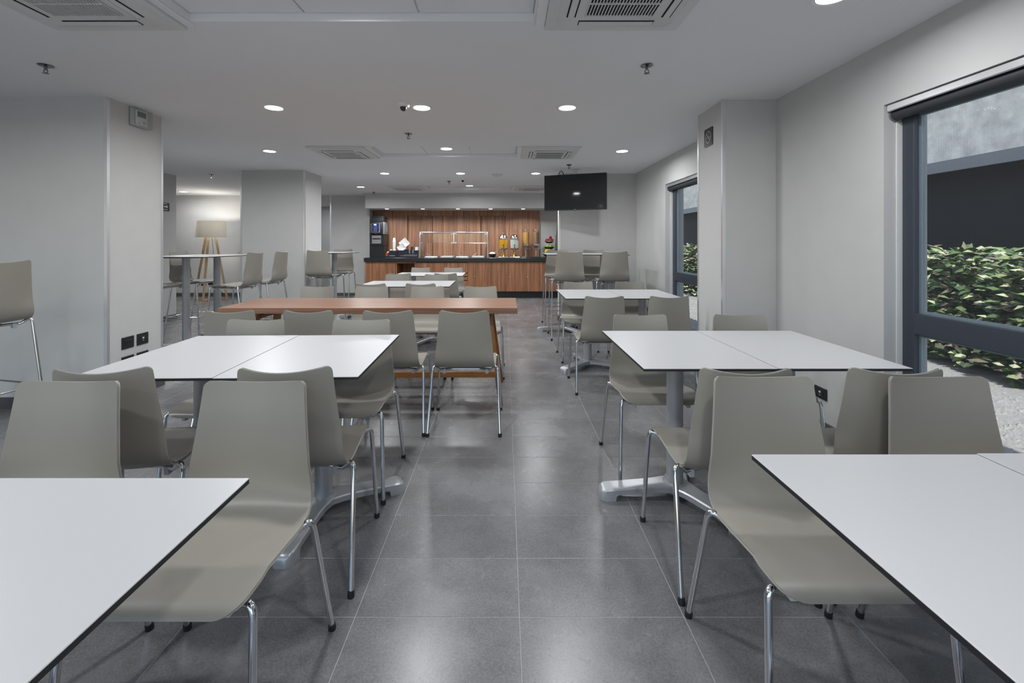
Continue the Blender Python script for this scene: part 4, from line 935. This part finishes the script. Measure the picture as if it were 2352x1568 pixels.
MB().lathe([(0, 1.56), (0.09, 1.56), (0.09, 1.60), (0, 1.60)], 20).build('hub', M['lampw'], lp)
MB().lathe([(0, 1.601), (0.018, 1.601), (0.018, 1.63), (0, 1.63)], 12).build('bulb_holder', M['white'], lp)
MB().lathe([(0, 1.631), (0.014, 1.631), (0.03, 1.67), (0.028, 1.69), (0, 1.71)], 16).build('bulb', M['bulb'], lp)
MB().tube(spline([(0.0, 0.02, 1.58), (0.03, 0.03, 1.2), (0.03, 0.08, 0.6), (0.02, 0.12, 0.05), (0.1, 0.45, 0.01), (-0.12, 0.635, 0.06), (-0.3, 0.64, 0.3)], 6), 0.004, 6).build('cord', M['blackp'], lp)
l = bpy.data.lights.new('lamp_light', 'POINT'); l.energy = 17; l.shadow_soft_size = 0.05; l.color = (1, 0.95, 0.87)
lo = bpy.data.objects.new('lamp_light', l); C.objects.link(lo); lo.parent = lp; lo.location = (0, 0, 1.74)

# ------------------------------------------------------------------ ceiling fittings
def sub_light(parent, z, size, watts, col=(0.97, 0.985, 1.0), spread=170):
    l = bpy.data.lights.new('lamp_disc', 'AREA'); l.shape = 'DISK'; l.size = size; l.energy = watts; l.color = col; l.spread = R(spread)
    o = bpy.data.objects.new('lamp_disc', l); C.objects.link(o); o.parent = parent; o.location = (0, 0, z)
ring_me = MB().lathe([(0.070, 0.0), (0.070, -0.004), (0.086, -0.006), (0.092, -0.002), (0.092, 0.0)], 32).mesh('trim_ring', M['white'])
lens_me = MB().lathe([(0, -0.0005), (0.0695, -0.0005), (0.0695, -0.003), (0, -0.0032)], 32).mesh('lens', M['lens'])
def downlight(x, y, lab, z=CZ, watts=None):
    t = thing('downlight', lab, 'downlight', (x, y, z-0.0004), 0, 'round ceiling downlights')
    for nm, me in (('trim_ring', ring_me), ('lens', lens_me)):
        o = bpy.data.objects.new(nm, me); C.objects.link(o); o.parent = t
    sub_light(t, -0.0062, 0.135, watts or DOWNLIGHT_W)
ZT = CZ+0.0436
for x, y, z, lab in (
    (-1.97, 3.77, CZ, 'lit round downlight, left of the nearest row of three'), (-0.71, 3.77, CZ, 'lit round downlight beside the dome camera, middle of the nearest row'), (0.53, 3.77, CZ, 'lit round downlight, right of the nearest row of three'),
    (-2.96, 5.56, CZ, 'lit round downlight between left air conditioner and piers'), (-0.745, 5.62, ZT, 'lit round downlight in the middle recessed ceiling tray'), (1.47, 5.56, CZ, 'lit round downlight right of the middle right air conditioner'),
    (-2.0, 7.35, CZ, 'lit round downlight, left of the farther row of three'), (-0.74, 7.35, CZ, 'lit round downlight, middle of the farther row of three'), (0.51, 7.35, CZ, 'lit round downlight just left of the television'),
    (-2.98, 9.13, CZ, 'lit round downlight above the tall table left of the buffet'), (-0.745, 9.26, ZT, 'lit round downlight in the farthest recessed ceiling tray'), (1.47, 9.13, CZ, 'lit downlight hidden behind the television'),
    (1.53, 2.06, CZ, 'lit round downlight cut by the top picture edge at right'), (-0.745, 1.97, ZT, 'lit downlight in the nearest recessed tray, cut by the top edge'), (-2.98, 2.06, CZ, 'lit downlight outside the frame at upper left'),
    (-7.27, 9.99, CZ, 'lit round downlight above the floor lamp area'),
    (-1.97, 0.2, CZ, 'downlight above and left of the camera'), (0.53, 0.2, CZ, 'downlight above the camera'), (-0.745, -1.4, CZ, 'downlight behind the camera'),
    (-5.6, 5.6, CZ, 'added unseen downlight behind the near left pier'), (-5.6, 2.06, CZ, 'added unseen downlight outside the frame at far left'), (-5.0, 8.9, CZ, 'added unseen downlight behind the middle left pier'), (-4.8, 11.9, CZ, 'added unseen downlight brightening the passage left of the buffet')):  # these four are unseen, added to brighten the left area and the passage
    downlight(x, y, lab, z, {(-2.96, 5.56): 21, (-5.6, 5.6): 26, (1.47, 5.56): 17, (1.53, 2.06): 11, (-2.0, 7.35): 18, (-2.98, 9.13): 18, (-5.0, 8.9): 18}.get((x, y)))
sr_me = MB().lathe([(0.045, 0.0), (0.045, -0.004), (0.055, -0.005), (0.058, 0.0)], 24).mesh('trim_ring', M['white'])
sl_me = MB().lathe([(0, -0.0005), (0.0445, -0.0005), (0.0445, -0.002), (0.03, -0.006), (0, -0.008)], 24).mesh('lens', M['lens'])
for k, x in enumerate((-2.78, -1.94, -1.11, -0.34, 0.427)):
    t = thing('spotlight', ['first', 'second', 'third', 'fourth', 'fifth'][k]+' from left of the small spotlights under the buffet bulkhead', 'spotlight', (x, 10.42, 2.1066), 0, 'bulkhead spotlights')
    for nm, me in (('trim_ring', sr_me), ('lens', sl_me)):
        o = bpy.data.objects.new(nm, me); C.objects.link(o); o.parent = t
    sub_light(t, -0.0085, 0.07, SPOT_W, spread=150)

def ac(cx, cy, rot, lab):
    t = thing('air_conditioner', lab, 'air conditioner', (cx, cy, CZ-0.001), rot, 'ceiling cassette air conditioners'); s_ = 0.35
    MB().prism(rrect(0.70, 0.72, 0.012, 3), -0.018, 0.0).build('outer_panel', M['acw'], t, smooth=None)
    mb = MB(); a = rrect(0.60, 0.62, 0.05, 6); b = rrect(0.56, 0.58, 0.04, 6); n = len(a)
    mb.add([(x, y, -0.0182) for x, y in a] + [(x, y, -0.034) for x, y in b], [(i, (i+1) % n, n+(i+1) % n, n+i) for i in range(n)] + [tuple(range(n, 2*n)), tuple(range(n))])
    mb.build('inner_panel', M['acw'], t)
    MB().box(-0.165, 0.165, -0.165, 0.165, -0.0352, -0.0342).build('grille_backing', M['dark'], t, smooth=None)
    g_ = MB(); nn = 22
    for k in range(nn+1): x = -0.165+0.33*k/nn; g_.box(x-0.0024, x+0.0024, -0.168, 0.168, -0.041, -0.0353)
    for y in (-0.168, -0.056, 0.056, 0.168): g_.box(-0.169, 0.169, y-0.003, y+0.003, -0.0425, -0.0353)
    g_.build('intake_grille', M['acw'], t, smooth=None, kind='stuff')
    for k in range(4):
        Mx = Matrix.Rotation(math.pi/2*k, 4, 'Z'); off = 0.235 if k % 2 else 0.245
        sl = MB().box(-0.19, 0.19, off-0.024, off+0.022, -0.0349, -0.0342, M=Mx).build('air_slot', M['dark'], t, smooth=None)
        MB().box(-0.186, 0.186, off-0.016, off+0.015, -0.040, -0.0350, 0.002, M=Mx).build('vane', M['acw'], sl, smooth=None)
    MB().box(0.175, 0.195, -0.03, 0.03, -0.0348, -0.0342).build('indicator', M['signg'], t, smooth=None)
    MB().box(0.352, 0.40, -0.34, 0.34, -0.006, -0.0003).build('side_flange', M['ceil'], t, smooth=None)
rows_ = ('nearest', 'middle', 'farthest')
for k, y in enumerate((2.0, 5.63, 9.27)):
    ac(0.56, y, math.pi, rows_[k]+' ceiling cassette air conditioner on the right side'); ac(-2.04, y, 0, rows_[k]+' ceiling cassette air conditioner on the left side')

def sprinkler(x, y, lab):
    t = thing('sprinkler', lab, 'sprinkler', (x, y, CZ), 0, 'ceiling sprinklers')
    MB().lathe([(0, 0), (0.038, 0), (0.040, -0.004), (0.030, -0.009), (0.014, -0.011), (0, -0.011)], 20).build('escutcheon', M['sprk'], t)
    MB().tube([(0, 0, -0.011), (0, 0, -0.03)], 0.009, 10).build('neck', M['sprk'], t)
    for s_ in (-1, 1): MB().tube(spline([(s_*0.006, 0, -0.028), (s_*0.013, 0, -0.04), (0, 0, -0.052)], 4), 0.003, 6).build('frame_arm', M['sprk'], t)
    MB().lathe([(0, -0.051), (0.018, -0.052), (0.018, -0.0535), (0, -0.055)], 14).build('deflector', M['sprk'], t)
for x, y, lab in ((-2.98, 2.87, 'chrome ceiling sprinkler at upper left, in front of the near pier'), (0.92, 2.87, 'chrome ceiling sprinkler right of the nearest air conditioner'), (-1.02, 4.67, 'chrome ceiling sprinkler behind the dome camera'),
                  (0.945, 6.53, 'chrome ceiling sprinkler just above the television'), (-1.05, 8.29, 'small chrome ceiling sprinkler in front of the farthest tray'), (-4.97, 7.49, 'chrome ceiling sprinkler above the floor lamp area'), (-2.99, 10.07, 'chrome ceiling sprinkler just in front of the bulkhead')):
    sprinkler(x, y, lab)
def dome(x, y, lab, r_=0.05):
    t = thing('dome_camera', lab, 'camera', (x, y, CZ), 0, 'ceiling dome cameras')
    MB().lathe([(0, 0), (r_, 0), (r_, -0.015), (r_*0.8, -0.03), (0, -0.03)], 20).build('housing', M['white'], t)
    MB().lathe([(0, -0.0301), (r_*0.55, -0.0301), (r_*0.5, -0.048), (r_*0.3, -0.06), (0, -0.064)], 18).build('lens_dome', M['blackp'], t)
dome(-0.84, 3.66, 'small white dome camera with black lens beside the middle downlight'); dome(-0.76, 7.95, 'small white dome camera behind the farther middle downlight', 0.04)
t = thing('smoke_detector', 'flat round white smoke detector between the farther downlights', 'smoke detector', (-0.13, 7.44, CZ))
MB().lathe([(0, 0), (0.09, 0), (0.09, -0.012), (0.07, -0.03), (0, -0.036)], 24).build('body', M['acw'], t); MB().lathe([(0.06, -0.0305), (0.064, -0.035), (0.05, -0.040), (0, -0.040)], 20).build('cover', M['acw'], t)

# ------------------------------------------------------------------ wall fittings
def rotx(face):                                      # local x along wall, local z up, local -y out of the wall
    return {'+x': R(90), '-x': R(-90), '-y': 0}[face]
t = thing('thermostat', 'white wall thermostat in a clear cover high on the near left pier', 'thermostat', (-3.15, 3.80, 2.375), rotx('+x'))
MB().box(-0.09, 0.09, -0.012, -0.0, -0.075, 0.075, 0.004).build('backplate', M['acw'], t, smooth=None)
b = MB().box(-0.05, 0.055, -0.028, -0.0125, -0.06, 0.062, 0.004).build('controller', M['white'], t, smooth=None)
MB().box(-0.043, 0.047, -0.0295, -0.028, 0.008, 0.054).build('display', M['greyp'], b, smooth=None)
for k in range(4): MB().box(0.015+0.014*(k % 2), 0.025+0.014*(k % 2), -0.0295, -0.028, -0.045+0.014*(k//2), -0.037+0.014*(k//2)).build('button', M['signg'], b, smooth=None)
MB().box(-0.03, -0.016, -0.0292, -0.028, -0.05, -0.045).build('brand_mark', M['greyp'], b, smooth=None)
cv = MB().box(-0.095, 0.095, -0.05, -0.046, -0.078, 0.078).box(-0.095, -0.091, -0.046, -0.0, -0.078, 0.078).box(0.091, 0.095, -0.046, 0, -0.078, 0.078).box(-0.091, 0.091, -0.046, 0, -0.078, -0.074).build('clear_cover', M['acryl'], t, smooth=None)
def plate_(x, y, z, face, lab, usb=False, w=0.118, h=0.078):
    t = thing('wall_socket', lab, 'socket', (x, y, z), rotx(face), 'black wall sockets')
    MB().box(-w/2, w/2, -0.008, 0.0, -h/2, h/2, 0.002).build('cover_plate', M['blackp'], t, smooth=None)
    MB().box(-0.034, 0.034, -0.0105, -0.008, -0.022, 0.022, 0.001).build('insert', M['blackp'], t, smooth=None)
    if usb:
        MB().box(-0.008, 0.008, -0.0118, -0.0105, 0.002, 0.014).build('port', M['white'], t, smooth=None); MB().box(-0.007, 0.007, -0.0114, -0.0105, -0.016, -0.010).build('slot', M['signg'], t, smooth=None)
    else:
        for s_ in (-1, 1): MB().box(s_*0.012-0.0015, s_*0.012+0.0015, -0.0112, -0.0105, -0.008, 0.008).build('slot', M['dark'], t, smooth=None)
plate_(-3.15, 3.69, 0.478, '+x', 'upper left black socket of four on the near left pier', h=0.098)
plate_(-3.15, 3.84, 0.478, '+x', 'upper right black socket with white port on the near left pier', True, h=0.098)
plate_(-3.15, 3.69, 0.318, '+x', 'lower left black socket of four on the near left pier', h=0.098)
plate_(-3.15, 3.84, 0.318, '+x', 'lower right black socket of four on the near left pier', h=0.098)
plate_(XR, 3.05, 0.275, '-x', 'black socket with white port low on the right wall below the window table', True)
plate_(XR, 3.20, 0.275, '-x', 'black socket half hidden behind a chair low on the right wall')
plate_(XR, 6.69, 0.285, '-x', 'black socket low on the right wall beyond the far window')
plate_(P(468, 653, BK).x, BK, 0.30, '-y', 'left of two black sockets on the wall behind the floor lamp'); plate_(P(484, 652, BK).x, BK, 0.32, '-y', 'right of two black sockets on the wall behind the floor lamp')
# no smoking sign
t = thing('no_smoking_sign', 'black square no smoking sign on the right pier', 'sign', (1.752, 3.80, 2.215), rotx('-x'))
Mf = Matrix(((1, 0, 0, 0), (0, 0, -1, 0), (0, 1, 0, 0), (0, 0, 0, 1)))       # xy drawing -> xz plate, +z becomes -y
MB().prism(rrect(0.155, 0.155, 0.012, 4), 0, 0.006, M=Mf).build('plate', M['blackp'], t, smooth=None)
ringv = MB(); n = 32; ro, ri = 0.052, 0.043
vs_ = [(r_*math.cos(2*math.pi*k/n), r_*math.sin(2*math.pi*k/n)) for r_ in (ro, ri) for k in range(n)]
ringv.add([Mf @ Vector((x, y, 0.0072)) for x, y in vs_], [(k, (k+1) % n, n+(k+1) % n, n+k) for k in range(n)]); 
ringv.box(-0.046, 0.046, -0.0045, 0.0045, 0.0062, 0.0072, M=Mf @ Matrix.Rotation(R(-45), 4, 'Z'))
ringv.box(-0.034, 0.026, -0.0085, -0.0045, 0.0062, 0.0073, M=Mf).box(-0.034, 0.026, 0.0010, 0.005, 0.0062, 0.0073, M=Mf).box(0.024, 0.034, -0.0085, 0.005, 0.0062, 0.0073, M=Mf)
ringv.tube([Mf @ p for p in spline([(0.008, 0.010, 0.0068), (0.014, 0.018, 0.0068), (0.004, 0.024, 0.0068), (0.012, 0.032, 0.0068)], 5)], 0.0022, 6)
ringv.build('emblem', M['signg'], t, smooth=None, label='grey crossed-out cigarette in a ring')
# route sign
t = thing('arrow_sign', 'black sign with a white arrow on the far left pier', 'sign', (-5.65, 7.34, 1.905), rotx('+x'))
MB().prism(rrect(0.20, 0.135, 0.006, 3), 0, 0.006, M=Mf).build('plate', M['blackp'], t, smooth=None)
am = MB().prism([(-0.02, -0.010), (0.035, -0.010), (0.035, -0.028), (0.07, 0.004), (0.035, 0.034), (0.035, 0.016), (-0.02, 0.016)], 0.0061, 0.0072, M=Mf)
for k in range(7): am.box(-0.06+0.018*k, -0.048+0.018*k, -0.052, -0.038, 0.0061, 0.0072, M=Mf)
for k in range(5): am.box(-0.04+0.018*k, -0.028+0.018*k, 0.044, 0.055, 0.0061, 0.0072, M=Mf)
am.build('marking', M['white'], t, smooth=None, label='white arrow and lettering')
